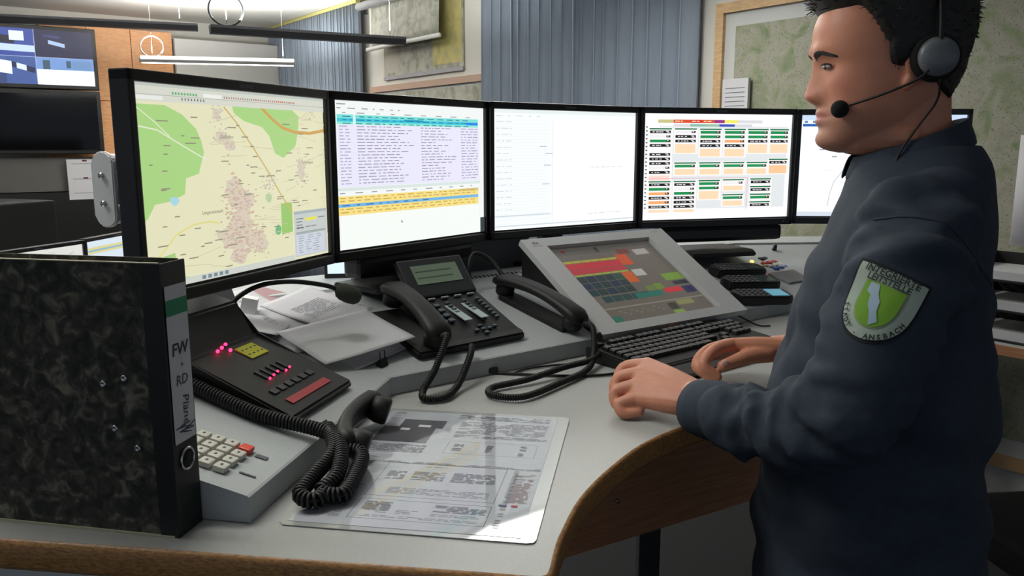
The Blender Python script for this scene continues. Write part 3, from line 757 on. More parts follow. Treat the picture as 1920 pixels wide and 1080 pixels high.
tq(.80, .47, .99, .565, (126, 166, 60), 2); tq(.70, .655, .87, .715, (226, 48, 60), 2); tq(.84, .58, .99, .63, (36, 44, 62), 2); tq(.88, .66, .99, .75, (44, 46, 92), 2)
tq(0, .80, 1, .815, (150, 146, 134), 2); tq(.02, .90, .12, .97, (52, 116, 100), 2); tq(.60, .84, .68, .92, (60, 64, 52), 2); tq(.70, .82, .86, .88, (150, 152, 96), 2); tq(.60, .93, .70, .98, (140, 170, 76), 2)
for i in range(12): tq(.14+i*.035, .85+.02*(i % 3), .16+i*.035, .86+.02*(i % 3), (150, 146, 138), 2)
b.keep = True; b.build('touch_screen', t_t)
b = MB(); b.box((W/2, H/2, -.02), (W-.05, H-.02, .006), M_black); b.build('screen_backing', t_t)
b = MB(); b.faces([(.022, H-.022, .0004), (.030, H-.010, .0004), (.036, H-.022, .0004)], [[0, 2, 1]], M_panelgrey); b.faces([(.030, H-.022, .0004), (.038, H-.014, .0004), (.044, H-.022, .0004)], [[0, 2, 1]], M_panelgrey)
b.text('SICURIS', .0085, Matrix.Translation((.034, H-.030, .0004)), M_panelgrey); b.text('VISYS', .007, Matrix.Translation((W-.035, H-.012, .0004)), M_panelgrey)
b.build('logo', t_t)

# ================================================================ HANDSETS
def handset(b, m, L=.205, w=.045):
    """telephone handset along +y, seen from the back, resting on ear and mouth cups at z=0"""
    rings = []
    for i in range(17):
        t_ = i/16; y = L*t_; z = .030+.020*math.sin(PI*t_)**.8; hw = w/2*(1-.22*math.sin(PI*t_)); hh = .0105+.004*(1-math.sin(PI*t_))
        if i in (0, 16): hw *= .72; hh *= .6
        rings.append([(hw*math.copysign(abs(math.cos(q))**.6, math.cos(q)), y, z+hh*math.copysign(abs(math.sin(q))**.6, math.sin(q))) for q in [2*PI*k/14 for k in range(14)]])
    b.loft(rings, m)
    for y in (.026, L-.026):
        b.lathe([(.019, .002), (.022, .006), (.022, .020), (.019, .030)], m, Matrix.Translation((0, y, 0)), 18)
# desk telephone
TP = onB(.078, .036, 0, R(2))
t = thing('desk_telephone', 'black office telephone with grey display and white index strips beside the papers', 'telephone', TP)
b = MB(); b.prism([(0, 0), (.262, 0), (.262, .012), (.262, .17), (.10, .20), (0, .20)], .0005, .016, M_black, bev=.004)
b.prism([(.018, .002), (.205, .002), (.205, .041), (.018, .0155)], .075, .26, M_black, axis='x')
b.build('body', t)
DT = Matrix.Translation((.100, .185, .040)) @ Matrix.Rotation(R(34), 4, 'X')
b = MB(); b.box((.075, .042, 0), (.168, .098, .016), M_dkgrey, DT, bev=.004); b.box((.078, .03, -.022), (.15, .03, .03), M_black, DT); b.build('display_housing', t)
b = MB(); b.box((.077, .048, .0085), (.118, .048, .002), mat('lcd_glass', (128, 146, 126), .12), DT)
for r in range(2): b.box((.07, .040+.016*r, .0097), (.09, .003, .0004), mat('lcd_ink', (88, 102, 88), .3), DT)
b.build('display', t)
M_pk = mat('phone_key', (60, 72, 80), .4)
KT = Matrix.Translation((0, 0, .0)) 
def slope_z(v): return .0165+(v-.018)*.139+.002
for r in range(4):
    for c in range(3):
        b = MB(); v = .145-.0215*r*.9; b.box((.092+c*.0185, v-.004, slope_z(v)), (.014, .012, .005), M_pk, KT, bev=.0015); b.build('phone_key', t)
for c, r in [(c, r) for c in range(3) for r in range(7)]:
    b = MB(); v = .150-.0125*r; u = (.176, .212, .246)[c]
    if c == 0 and r > 5: continue
    b.box((u-.008 if c else u-.016, v-.004, slope_z(v)), (.010, .007, .004), M_pk, KT, bev=.001); b.build('memory_key', t)
for c in range(5):
    b = MB(); v = .168; b.box((.10+c*.034, v, slope_z(v)), (.018, .005, .004), mat('soft_key', (150, 156, 158), .4), KT, bev=.001); b.build('soft_key', t)
for u in (.148, .190):
    b = MB(); v = .105; b.box((u+.012, v, slope_z(v)+.001), (.019, .078, .002), mat('index_card', (170, 184, 184), .6), KT @ Matrix.Identity(4)); b.build('index_strip', t)
for dx, dy in ((0, 0), (.016, 0), (-.016, 0), (.032, .004), (0, -.013), (0, .013)):
    b = MB(); v = .038+dy; b.box((.178+dx, v, slope_z(v)), (.010, .007, .004), M_pk, KT, bev=.001); b.build('navigation_key', t)
b = MB(); HT = Matrix.Translation((.046, -.002, .012)) @ Matrix.Rotation(R(-3), 4, 'Z') @ Matrix.Rotation(R(4), 4, 'X'); 
hb = MB(); handset(hb, M_black, .225, .056); hb.bm.transform(HT); hb.build('handset', t); b.bm.free()
b = MB()
Wp = lambda x, y, z=0: PM[t.name].inverted() @ Vector((x, y, z))
hs = TP @ HT @ Vector((0, .004, .03))
cp = bez([hs, hs+Vector((.035, -.035, .008)), Vector((-.105, 1.50, 1.135)), Vector((-.112, 1.43, 1.100)), Vector((-.145, 1.375, 1.093)), Vector((-.165, 1.365, 1.093)), Vector((-.160, 1.36, 1.093))][:1]+[hs+Vector((.012, -.03, .006)), Vector((-.140, 1.43, 1.128)), Vector((-.158, 1.395, 1.100)), Vector((-.152, 1.365, 1.0935)), Vector((-.118, 1.375, 1.0935)), Vector((-.098, 1.43, 1.100)), Vector((-.080, 1.49, 1.135)), Vector((-.078, 1.535, 1.146))], 8)
b.tube(coil(cp, .0045, .0042), .0024, M_black, 6); b.tube(cp, .0035, M_black, 8); b.build('coiled_cord', t, world=True)

# second handset beside touch terminal
TP2 = onB(.470, .018, 0, R(9))
t = thing('radio_handset', 'black radio handset lying in its cradle left of the touch terminal', 'handset', TP2)
b = MB(); b.box((0, .13, .006), (.05, .20, .012), M_black, bev=.004); b.build('cradle', t)
b = MB(); handset(b, M_black, .26, .056); b.bm.transform(Matrix.Translation((0, .0, .006))); b.build('handset', t)
b = MB(); b.tube(bez([(.0, .24, .045), (-.006, .29, .075), (-.035, .315, .085), (-.062, .300, .06), (-.068, .275, .004)], 8), .005, M_black, 8); b.lathe([(.012, 0), (.009, .012)], M_black, Matrix.Translation((-.068, .275, .0)), 14); b.build('cable', t)
h2 = TP2 @ Vector((0, -.0, .03))
b = MB()
cp = bez([h2, h2+Vector((.02, -.03, -.004)), Vector((.165, 1.60, 1.108)), Vector((.145, 1.54, 1.095)), Vector((.09, 1.46, 1.094)), Vector((.02, 1.375, 1.094)), Vector((-.035, 1.385, 1.094)), Vector((-.035, 1.43, 1.094)), Vector((.03, 1.475, 1.096)), Vector((.10, 1.53, 1.104)), Vector((.16, 1.585, 1.105)), Vector((.185, 1.645, 1.112)), Vector((.185, 1.68, 1.135))], 8)
b.tube(coil(cp, .0042, .0042), .0024, M_black, 6); b.tube(cp, .0036, M_black, 8); b.build('coiled_cord', t, world=True)
b = MB(); b.tube(bez([(-.03, 1.545, 1.0885), (.03, 1.535, 1.0885), (.10, 1.525, 1.0885), (.17, 1.53, 1.0885), (.22, 1.55, 1.0885)], 8), .0028, M_black, 8)
b.tube(bez([(.0, 1.54, 1.0885), (.03, 1.575, 1.0885), (.08, 1.60, 1.0885), (.15, 1.62, 1.0885)], 8), .0022, M_black, 8)
b.box((-.055, 1.548, 1.0935), (.055, .018, .012), M_black, rz=R(8), bev=.003)
tag(b.build('data_cable'), 'thin black cable with plug lying on the desk in front of the console', 'cable')

# black radio unit with gooseneck on left console
TPR = onL(.205, .045, 0, R(-3))
t = thing('radio_unit', 'black wedge-shaped radio desk unit with red lights and yellow label', 'radio', TPR)
b = MB(); b.prism([(0, .001), (.335, .001), (.335, .085), (.235, .085), (.185, .040), (0, .014)], 0, .205, M_black, axis='x', bev=.004); b.build('body', t)
TS = Matrix.Translation((0, 0, .0143)) @ Matrix.Rotation(math.atan2(.026, .185), 4, 'X')
b = MB(); b.box((.10, .028, .0008), (.125, .014, .0016), mat('red_strip', (170, 30, 34), .4), TS); b.build('red_bar', t)
b = MB(); b.box((.135, .155, .0008), (.050, .034, .0016), mat('yellow_sticker', (206, 206, 40), .6), TS)
for i in range(2):
    for j in range(4): b.box((.118+j*.012, .148+i*.014, .0018), (.005, .003, .0004), M_ink, TS)
b.build('yellow_label', t)
for i in range(5):
    b = MB(); b.box((.072+i*.0165, .098-.0*i, .001), (.005, .024, .002), M_dkgrey, TS); b.build('slider', t)
    b = MB(); b.ball((.072+i*.0165, .083+.003*(i % 3), .003), .0022, emi((255, 40, 90), 4), TS, 8); b.build('indicator_light', t)
for i in range(6):
    b = MB(); b.box((.045+i*.022, .058, .0012), (.016, .012, .0024), M_dkgrey, TS, bev=.0006); b.build('key', t)
for (u, v) in ((.075, .180), (.092, .184), (.108, .188), (.098, .172)):
    b = MB(); b.ball((u, v, .003), .0030, emi((255, 40, 90), 5), TS, 8); b.build('indicator_light', t)
b = MB()
gp = PM[t.name].inverted()
g0 = PM[t.name] @ Vector((.155, .300, .085))
MICW = Vector((-.319, 1.470, 1.268))
b.lathe([(.012, -.02), (.010, .01), (.006, .016)], M_black, gp @ Matrix.Translation((-.484, 1.347, 1.195)), 14)
gb = bez([Vector(q_) for q_ in ((-.480, 1.345, 1.195), (-.495, 1.36, 1.215), (-.492, 1.37, 1.242), (-.475, 1.38, 1.27), (-.438, 1.40, 1.289), (-.39, 1.43, 1.290), (-.341, 1.46, 1.278))]+[MICW], 6)
b.tube([gp @ p for p in gb], .0045, M_black, 8); b.build('gooseneck', t)
dm = (gb[-1]-gb[-3]).normalized(); q = dm.to_track_quat('Z', 'Y').to_matrix().to_4x4()
b = MB(); b.lathe([(.004, -.006), (.013, 0), (.0165, .008), (.0175, .022), (.0155, .036), (.009, .043), (.002, .045)], mat('foam', (62, 66, 56), .95, bump=.6, scale=900), gp @ Matrix.Translation(MICW) @ q, 20); b.build('foam_windscreen', t)
# handset of the radio, standing on its edge against the console
hm = frame((-.235, 1.02, 1.093), Vector((.50, .05, .86)), Vector((.33, .95, .0)))
# lies on its side: back towards the left
hm = Matrix.Translation((-.200, 1.055, 1.1125)) @ Matrix.Rotation(R(-2), 4, 'Z') @ Matrix.Rotation(R(-72), 4, 'Y')
b = MB(); handset(b, M_black, .205, .046); b.bm.transform(gp @ hm); b.build('handset', t)
hs = hm @ Vector((0, .0, .03))
cc = [PM[t.name] @ Vector((-.002, .20, .02)), PM[t.name] @ Vector((-.012, .12, .014)), PM[t.name] @ Vector((-.02, .04, .012)), Vector((-.262, 1.085, 1.135)), Vector((-.232, 1.045, 1.128)), Vector((-.225, .985, 1.112)), Vector((-.238, .955, 1.104)), Vector((-.212, .955, 1.100)), Vector((-.205, 1.0, 1.105)), Vector((-.205, 1.05, 1.115)), hs]
b = MB(); cw = bez(cc, 8)
b.tube([gp @ p for p in coil(cc, .0085, .0052, 10)], .0024, M_black, 6); b.tube([gp @ p for p in cw], .004, M_black, 8); b.build('coiled_cord', t)
cc2 = [Vector((-.262, 1.10, 1.138)), Vector((-.240, 1.04, 1.125)), Vector((-.255, .98, 1.112)), Vector((-.262, .945, 1.104)), Vector((-.240, .94, 1.100)), Vector((-.228, .99, 1.108))]
b = MB(); b.tube([gp @ p for p in coil(cc2, .0085, .0052, 10)], .0024, M_black, 6); b.tube([gp @ p for p in bez(cc2, 8)], .004, M_black, 8); b.build('coiled_cord', t)

# grey housing behind the radio
t = thing('junction_box', 'low grey metal box behind the black radio unit', 'box', onL(.41, .305, 0, 0))
b = MB(); b.prism([(0, .001), (.085, .001), (.085, .075), (.03, .075), (0, .03)], -.20, .115, mat('box_grey', (120, 122, 124), .45, .2), axis='x', bev=.003); b.build('housing', t)

# black handhelds
CP = [(1.045, .045, -17, 'nearest of three black radio handhelds beside the terminal, its display lit blue', True), (1.105, .125, -15, 'middle of three black radio handhelds beside the terminal', False), (1.150, .205, -14, 'rearmost of three black radio handhelds beside the terminal', False)]
for (u, v, a, lb, lit) in CP:
    u -= .03
    t = thing('handheld_radio', lb, 'handheld radio', onB(u, v, 0, R(a+2)), 'handhelds on the console')
    b = MB(); b.prism([(0, .004), (.012, -.026), (.165, -.030), (.185, -.022), (.185, .022), (.165, .030), (.012, .026)], .001, .026, M_black, bev=.004); b.build('body', t)
    b = MB(); b.box((.140, 0, .0265), (.055, .042, .002), emi((92, 168, 190), .7) if lit else mat('dim_glass', (66, 78, 76), .15)); b.build('display', t)
    for r in range(4):
        for c in range(5):
            b = MB(); b.box((.030+c*.018, -.020+r*.0125, .027), (.012, .007, .003), mat('handheld_key', (84, 84, 84), .5), bev=.001); b.build('key', t)

# ================================================================ KEYBOARD
TK = place(.377, 1.718, DESK, R(38.5))
t = thing('keyboard', 'black computer keyboard with palm rest under the man\'s hands', 'keyboard', TK)
b = MB(); KW = .435; b.prism([(-.085, .001), (.085, .001), (.088, .030), (.080, .032), (-.080, .017), (-.088, .010)], -KW/2, KW/2, M_black, axis='x', bev=.003); b.build('case', t)
b = MB(); b.prism([(-.145, .001), (-.089, .001), (-.089, .014), (-.140, .010), (-.148, .005)], -KW/2, KW/2, M_black, axis='x', bev=.002); b.build('palm_rest', t)
M_kc = mat('keycap', (24, 24, 26), .35); kd = {}
def keymesh(w):
    w = round(w, 4)
    if w not in kd:
        b = MB(); b.loft([[(-w/2, -.0085, 0), (w/2, -.0085, 0), (w/2, .0085, 0), (-w/2, .0085, 0)], [(-w/2+.001, -.0075, .006), (w/2-.001, -.0075, .006), (w/2-.001, .0075, .006), (-w/2+.001, .0075, .006)], [(-w/2+.0025, -.006, .008), (w/2-.0025, -.006, .008), (w/2-.0025, .006, .008), (-w/2+.0025, .006, .008)]], M_kc, smooth=False)
        b.box((-w/2+.006, .002, .0083), (.003, .004, .0004), mat('legend_white', (150, 150, 150), .5))
        kd[w] = b.build('key', t); kd[w]['first'] = 1; return kd[w], True
    return kd[w], False
U = .019; nk = 0
rows = [[('k', 1)]+[('g', 1)]+[('k', 1)]*4+[('g', .5)]+[('k', 1)]*4+[('g', .5)]+[('k', 1)]*4+[('g', .25)]+[('k', 1)]*3,
        [('k', 1)]*13+[('k', 2)]+[('g', .25)]+[('k', 1)]*3+[('g', .25)]+[('k', 1)]*4,
        [('k', 1.5)]+[('k', 1)]*12+[('k', 1.5)]+[('g', .25)]+[('k', 1)]*3+[('g', .25)]+[('k', 1)]*4,
        [('k', 1.75)]+[('k', 1)]*12+[('k', 1.25)]+[('g', 3.5)]+[('k', 1)]*3,
        [('k', 1.25)]+[('k', 1)]*11+[('k', 2.75)]+[('g', 1.25)]+[('k', 1)]+[('g', 1.25)]+[('k', 1)]*3,
        [('k', 1.5)]+[('k', 1.25)]+[('k', 6.25)]+[('k', 1.25)]+[('k', 1.25)]+[('k', 1.5)]+[('g', .25+2)]+[('k', 1)]*3+[('g', .25)]+[('k', 2)]]
for r, row in enumerate(rows):
    u = -KW/2+.012; y = .066-r*.0195-(.004 if r else -.002)
    z = .017+(y+.08)/.16*.015
    for (k, w) in row:
        if k == 'k' and nk < 99:
            o, new = keymesh(w*U-.0015)
            if not new: o = o.copy(); COL.objects.link(o); o.parent = t
            o.location = (u+w*U/2, y, z); o.rotation_euler = (R(5.3), 0, 0); nk += 1
        u += w*U
for o in kd.values():
    if 'first' in o: del o['first']
for c in list(t.children):
    if 'first' in c: del c['first']
b = MB(); b.text('lenovo', .008, Matrix.Translation((.17, .082, .0335)), mat('logo_grey', (84, 88, 92), .4)); b.build('logo', t)
b = MB(); b.box((.06, .0815, .033), (.004, .002, .001), emi((255, 90, 60), 2)); b.build('status_light', t)
b = MB(); b.tube(bez([(.20, .085, .015), (.25, .10, .035), (.30, .09, .03), (.335, .05, .006), (.36, .03, .004)], 8), .002, M_black, 8); b.build('cable', t)

# ================================================================ DESK MAT
MT = frame((-.280, .902, DESK+.0006), (.304, -.049, 0), (.108, .423, 0))
t = thing('desk_mat', 'transparent glossy desk mat over printed forms in front of the console', 'desk mat', MT)
def mt(x, y): return (x, y, 0)
b = MB(); mw, mh = .310, .437
b.prism([(.008, 0), (mw-.01, 0), (mw-.002, .003), (mw, .01), (mw, mh-.01), (mw-.008, mh), (.008, mh), (0, mh-.008), (0, .008)], 0, .0012, mat('mat_edge', (160, 164, 162), .35, coat=1)); b.build('base', t)
b = MB(); b.prism([(.010, .010), (mw-.018, .010), (mw-.018, mh-.012), (.010, mh-.012)], .0012, .0016, mat('form_paper', (182, 186, 194), .8, coat=1))
z0 = .0016; zz = [0]
def fr_(x0, y0, x1, y1, m=None, w=None):
    zz[0] += 1; z = z0+.0000012*zz[0]+.00005
    if w is None: b.faces([(x0, y0, z), (x1, y0, z), (x1, y1, z), (x0, y1, z)], [[0, 1, 2, 3]], m)
    else:
        for a in ((x0, y0, x1, y0+w), (x0, y1-w, x1, y1), (x0, y0, x0+w, y1), (x1-w, y0, x1, y1)): fr_(*a, m)
M_i2 = mat('ink_light', (128, 130, 138), .8, coat=1); M_ic = mat('ink_under_film', (84, 84, 92), .8, coat=1)
def txt(x0, y0, x1, y1, dx=.0035, along='x', m=M_i2):
    y = y0
    while y < y1:
        x = x0
        while x < x1:
            l = random.uniform(.006, .022)
            if random.random() < .86: fr_(x, y, min(x+l, x1), y+.0016, m)
            x += l+.003
        y += dx
fr_(.075, .030, .245, .085, M_ic, .0008); fr_(.075, .095, .245, .205, M_ic, .0008); fr_(.03, .235, .285, .2358); fr_(.14, .25, .275, .30, M_i2, .0008); fr_(.12, .31, .29, .3108)
txt(.085, .036, .235, .042); txt(.09, .048, .12, .072, .004); txt(.13, .048, .165, .060, .004); txt(.175, .048, .235, .056, .004)
txt(.12, .150, .165, .178, .0032, m=M_ic); txt(.10, .105, .235, .125, .004); txt(.13, .195, .16, .197)
for k in range(4): txt(.02, .03+k*.028, .065, .046+k*.028, .0035)
txt(.02, .15, .055, .225, .004); txt(.02, .245, .11, .275, .0035); txt(.15, .262, .165, .29, .004, m=M_ic); txt(.20, .262, .21, .29, .004, m=M_ic); txt(.25, .255, .26, .295, .004, m=M_ic)
fr_(.02, .285, .105, .350, M_ic); fr_(.045, .350, .115, .385, M_ic); fr_(.05, .335, .065, .345, M_paper); fr_(.075, .352, .095, .362, M_paper)
txt(.14, .335, .28, .39, .005); txt(.13, .40, .28, .418, .004); txt(.02, .36, .04, .42, .005); txt(.175, .150, .235, .18, .004); txt(.085, .150, .11, .178, .004); txt(.085, .055, .12, .078, .0035); txt(.175, .060, .24, .078, .004); txt(.14, .318, .285, .328, .004); txt(.03, .205, .29, .212, .0035); txt(.255, .03, .262, .20, .006); txt(.262, .10, .285, .19, .004, m=mat('ink_rose', (172, 150, 150), .8)); txt(.258, .1, .262, .19, .004, m=M_ic)
fr_(.268, .088, .276, .092, mat('ink_red', (190, 40, 60), .6)); fr_(.252, .088, .262, .092, mat('ink_blue', (80, 84, 120), .6))
b.build('printed_form', t)

# ================================================================ BINDER
BT = frame((-.379, .868, DESK+.0005), Vector((-.970, .243, 0)), (-.243*-1*-1, -.970*-1*-1, 0)) if 0 else None
ub = Vector((-.247, .049, 0)).normalized(); vb = Vector((.014, .036, 0)).normalized()
vb = Vector((ub.y, -ub.x, 0)) if Vector((ub.y, -ub.x, 0)).y > 0 else Vector((-ub.y, ub.x, 0))
M_ = Matrix.Identity(4)
for i, a in enumerate((ub, vb, Vector((0, 0, 1)))):
    for k in range(3): M_[k][i] = a[k]
for k in range(3): M_[k][3] = (-.381, .869, DESK+.0005)[k]
# right-handed version: x along cover towards the left, y thickness away from the camera
t = thing('lever_arch_file', 'black marbled lever arch file standing on the desk at left, white handwritten spine label', 'binder', place(-.381, .869, DESK+.0005))
Tm = PM[t.name].inverted() @ M_
WB, DB, HB = .30, .046, .318
b = MB(); b.box((WB/2+.004, .0013, HB/2), (WB-.008, .0026, HB), M_marble, Tm); b.box((.012, -.0003, HB/2), (.024, .0012, HB), M_spine, Tm); b.build('front_cover', t)
b = MB(); b.box((WB/2+.004, DB-.0013, HB/2), (WB-.008, .0026, HB), M_marble, Tm); b.build('back_cover', t)
b = MB(); b.box((.0013, DB/2, HB/2), (.0028, DB, HB), M_spine, Tm, bev=.001); b.build('spine', t)
b = MB(); b.box((WB/2+.01, DB/2, HB/2-.004), (WB-.05, DB-.012, HB-.030), mat('inner_paper', (176, 172, 160), .8), Tm); b.build('page_block', t)
b = MB(); b.box((WB/2, -.0006, .001), (WB-.012, .0016, .0025), mat('pale_edge', (196, 190, 160), .6), Tm); b.build('edge_protector', t); b = MB(); b.box((WB/2, .0004, HB+.0006), (WB-.004, .003, .0012), mat('pale_edge', (196, 190, 160), .6), Tm); b.build('edge_protector', t)
# spine label, facing the right (local -x)
SPT = Tm @ Matrix.Translation((-.0003, DB/2, 0)) @ Matrix(((0, 0, -1, 0), (1, 0, 0, 0), (0, 1, 0, 0), (0, 0, 0, 1)))
if SPT.determinant() < 0: SPT = SPT @ Matrix.Diagonal((1, 1, -1, 1))
b = MB(); b.keep = True
b.faces([SPT @ Vector(v) for v in ((-.020, .110, .0007), (.020, .110, .0007), (.020, .292, .0007), (-.020, .292, .0007))], [[0, 1, 2, 3]], M_label)
b.faces([SPT @ Vector(v) for v in ((-.020, .258, .0011), (.020, .258, .0011), (.020, .276, .0011), (-.020, .276, .0011))], [[0, 1, 2, 3]], M_green)
o = b.build('spine_label', t)
b = MB(); b.keep = True
b.text('FW', .020, SPT @ Matrix.Translation((0, .218, .0013)), M_inkdk, bold=.0003, shear=.1); b.text('+', .012, SPT @ Matrix.Translation((.002, .199, .0013)), M_inkdk)
b.text('RD', .017, SPT @ Matrix.Translation((0, .182, .0013)), M_inkdk, shear=.1)
b.text('Pläne', .017, SPT @ Matrix.Translation((.004, .147, .0013)) @ Matrix.Rotation(-PI/2, 4, 'Z'), M_inkdk, shear=.2)
for k in range(9): b.box((random.uniform(-.012, .012), .120+k*.0012, .0013), (.018, .0009, .0002), M_inkdk, SPT, rz=random.uniform(-.4, .4))
b.build('handwriting', t)
b = MB(); pts = [SPT @ Vector((.0125*math.cos(q*PI/16), .088+.0125*math.sin(q*PI/16), .001)) for q in range(32)]
b.tube(pts, .0016, M_steel, 8, closed=True); b.build('finger_ring', t)
b = MB(); b.lathe([(.0115, 0), (.0115, .0006)], mat('hole_black', (3, 3, 3), .9), SPT @ Matrix.Translation((0, .088, .0006)), 24); b.build('finger_hole', t)
for (x, z) in ((.055, .187), (.082, .179), (.072, .127), (.045, .105)):
    b = MB(); b.lathe([(.0042, 0), (.0042, .0012), (.0026, .0022), (.0012, .001)], M_steel, Tm @ Matrix.Translation((x, -.0004, z)) @ Matrix.Rotation(PI/2, 4, 'X'), 14); b.build('rivet', t)

# ================================================================ PAPERS
def sheet(name, label, F, w, h, curl, lines, m=M_paper, grp=None, bend=(0, 0)):
    b = MB(); n = 14; vs = []
    def hgt(u, v): return curl*(((u-.5)*2)**2*bend[0]+((v-.5)*2)**2*bend[1]) + curl*.25*noise.noise((u*2.3+w*31, v*2.1+h*7, curl*50))
    for j in range(n+1):
        for i in range(n+1): vs.append((w*i/n, h*j/n, hgt(i/n, j/n)))
    b.faces(vs, [[j*(n+1)+i, j*(n+1)+i+1, (j+1)*(n+1)+i+1, (j+1)*(n+1)+i] for j in range(n) for i in range(n)], m, True)
    t = thing(name, label, 'paper', F, grp); o = b.build('sheet', t)
    o.modifiers.new('s', 'SOLIDIFY').thickness = .0004
    if lines:
        b = MB(); b.keep = True
        for (x0, y0, x1, y1) in lines:
            y = y0
            while y < y1:
                x = x0
                while x < x1:
                    l = min(random.uniform(.006, .024), x1-x)
                    if random.random() < .85:
                        q = [(x, y), (x+l, y), (x+l, y+.0018), (x, y+.0018)]
                        b.faces([(a, c, hgt(a/w, c/h)+.0012) for a, c in q], [[0, 1, 2, 3]], M_i2)
                    x += l+.003
                y += .0055
        b.build('printing', t)
    return t
sheet('paper_sheet', 'white sheet with printed lines, upper left of the loose pile under the map monitor', onB(-.235, .085, .012, R(15)), .21, .297, .012, [(.02, .06, .16, .18), (.02, .19, .12, .215), (.03, .225, .17, .25), (.06, .26, .13, .275)], bend=(.1, .1))
sheet('paper_sheet', 'blank folded white sheet, front of the loose pile left of the telephone', onB(-.115, .030, .030, R(12)), .21, .150, .006, None, bend=(.05, .1))
sheet('paper_sheet', 'white sheet lying lowest in the pile, its corner under the telephone handset', onB(-.06, .032, .004, R(20)), .185, .14, .003, None, bend=(.2, .2))
sheet('paper_sheet', 'printed sheet at the back of the pile behind the foam microphone', onB(-.04, .18, .012, R(28)), .15, .17, .006, [(.03, .06, .12, .12)], bend=(.3, .3))
sheet('paper_sheet', 'blank sheet at the left of the pile behind the grey metal box', onL(.50, .22, .008, R(10)), .15, .19, .010, None, bend=(.6, .3))
t = thing('binder_clip', 'small black binder clip at the front edge of the paper pile', 'clip', onB(.005, .045, 0, R(20)))
b = MB(); b.prism([(-.008, 0), (.008, 0), (.002, .014), (-.002, .014)], -.010, .010, M_black, axis='x', bev=.001); b.build('clamp', t)
b = MB(); b.tube([(-.006, 0, .012), (-.006, .003, .028), (.006, .003, .028), (.006, 0, .012)], .001, M_black, 6); b.build('lever', t)
b = MB(); b.box((0, 0, .02), (.022, .03, .04), M_white, onL(.60, .33, 0, R(20)), bev=.001); tag(b.build('note_block'), 'small upright white card behind the grey box below the map monitor', 'note block')
b = MB(); b.box((0, 0, .008), (.10, .07, .014), mat('grey_book', (110, 116, 120), .6), onL(.72, .36, 0, R(10)), bev=.001); b.box((0, 0, .0155), (.095, .066, .001), mat('rose_cover', (160, 120, 124), .6), onL(.72, .36, 0, R(10)))
tag(b.build('notebook'), 'thin grey and rose notebook below the map monitor', 'notebook')

# ================================================================ NEIGHBOURING DESKS
def side_desk(x, y, rz, w, d, z, label):
    t = thing('desk', label, 'desk', place(x, y, 0, rz))
    b = MB(); b.box((0, 0, z-.015), (w, d, .03), M_desk, bev=.002); b.build('desktop', t)
    b = MB(); b.box((0, -d/2-.003, z-.017), (w, .006, .034), M_brown); b.build('edge_band', t)
    for sx in (-1, 1):
        b = MB(); b.box((sx*(w/2-.05), 0, (z-.03)/2), (.06, d*.8, z-.03), M_dkgrey, bev=.004); b.build('leg', t)
side_desk(-2.25, 3.3, R(68), 1.9, .8, .76, 'neighbouring desk at far left with its own monitors, behind the binder')
def scr_side1():
    s = Screen(((226, 226, 220), 1.0), .19)
    for q in range(40): x, y = random.uniform(.05, .9), random.uniform(.05, .9); s.line([(x, y), (x+.06, y+random.uniform(-.05, .05))], .001, (190, 186, 180))
    return s
def scr_side2():
    s = Screen(((214, 226, 236), 1.05), .19); s.rect(.03, .10, .97, .14, (220, 214, 150)); s.rect(.03, .14, .97, .165, (140, 180, 214)); s.rect(.03, .165, .97, .20, (220, 214, 150)); return s
monitor(9, place(-1.995, 3.33, .7605, R(72)), .24, lambda: _shift(scr_side1, .24), 'far left background monitor with a pale map, just above the binder', group='background monitors')if 0 else None
def side_scr(f, zc):
    global SCX
    return f
class _S: pass
def mk(f):
    def g():
        return f()
    return g
MZ = .19
monitor(9, place(-1.98, 3.36, .7605-.10+.0995, R(73)), MZ-.0, mk(scr_side1), 'background monitor with a pale map, just above the binder at far left', group='background monitors', stand=True)
monitor(9, place(-1.90, 3.88, .7600, R(84)), MZ, mk(scr_side2), 'background monitor with yellow and blue rows, between binder and map monitor', group='background monitors', stand=True)
b = MB(); b.box((-3.3, 4.9, .60), (.9, .5, 1.2), mat('black_laminate', (14, 14, 15), .4), rz=R(-20), bev=.01)
tag(b.build('storage_cabinet'), 'dark cabinet standing behind the background monitors at left', 'cabinet')

# small display behind the second monitor
def scr_small():
    s = Screen(((226, 240, 250), 1.1), .14, .28, .17); s.rect(0, .1, .6, .14, (90, 110, 120)); s.rect(0, .3, .7, .33, (90, 110, 120)); return s
monitor(9, place(-.575, 2.30, 1.15, R(20)), .14, scr_small, 'small bright display glimpsed below the gap between map and table monitors', group='background monitors', stand=False, w=.28, h=.17) if 0 else None
t = thing('small_display', 'small bright display glimpsed below the gap between map and table monitors', 'display', place(-.395, 1.96, ZR-.004, R(8)))
b = MB(); b.box((0, .012, .04), (.125, .02, .08), M_bezel, bev=.003); b.build('housing', t)
b = MB(); b.faces([(-.054, -.0005, .012), (.034, -.0005, .012), (.034, -.0005, .070), (-.054, -.0005, .070)], [[0, 1, 2, 3]], emi((220, 240, 250), 1.1))
for z in (.06, .052): b.faces([(-.04, -.0008, z), (.01, -.0008, z), (.01, -.0008, z+.003), (-.04, -.0008, z+.003)], [[0, 1, 2, 3]], emi((90, 110, 120), .8))
b.keep = True; b.build('screen', t)
for k in range(4):
    b = MB(); b.tube([(.048, .003, .016+k*.016), (.048, -.002, .016+k*.016)], .004, M_dkgrey, 10); b.build('button', t)

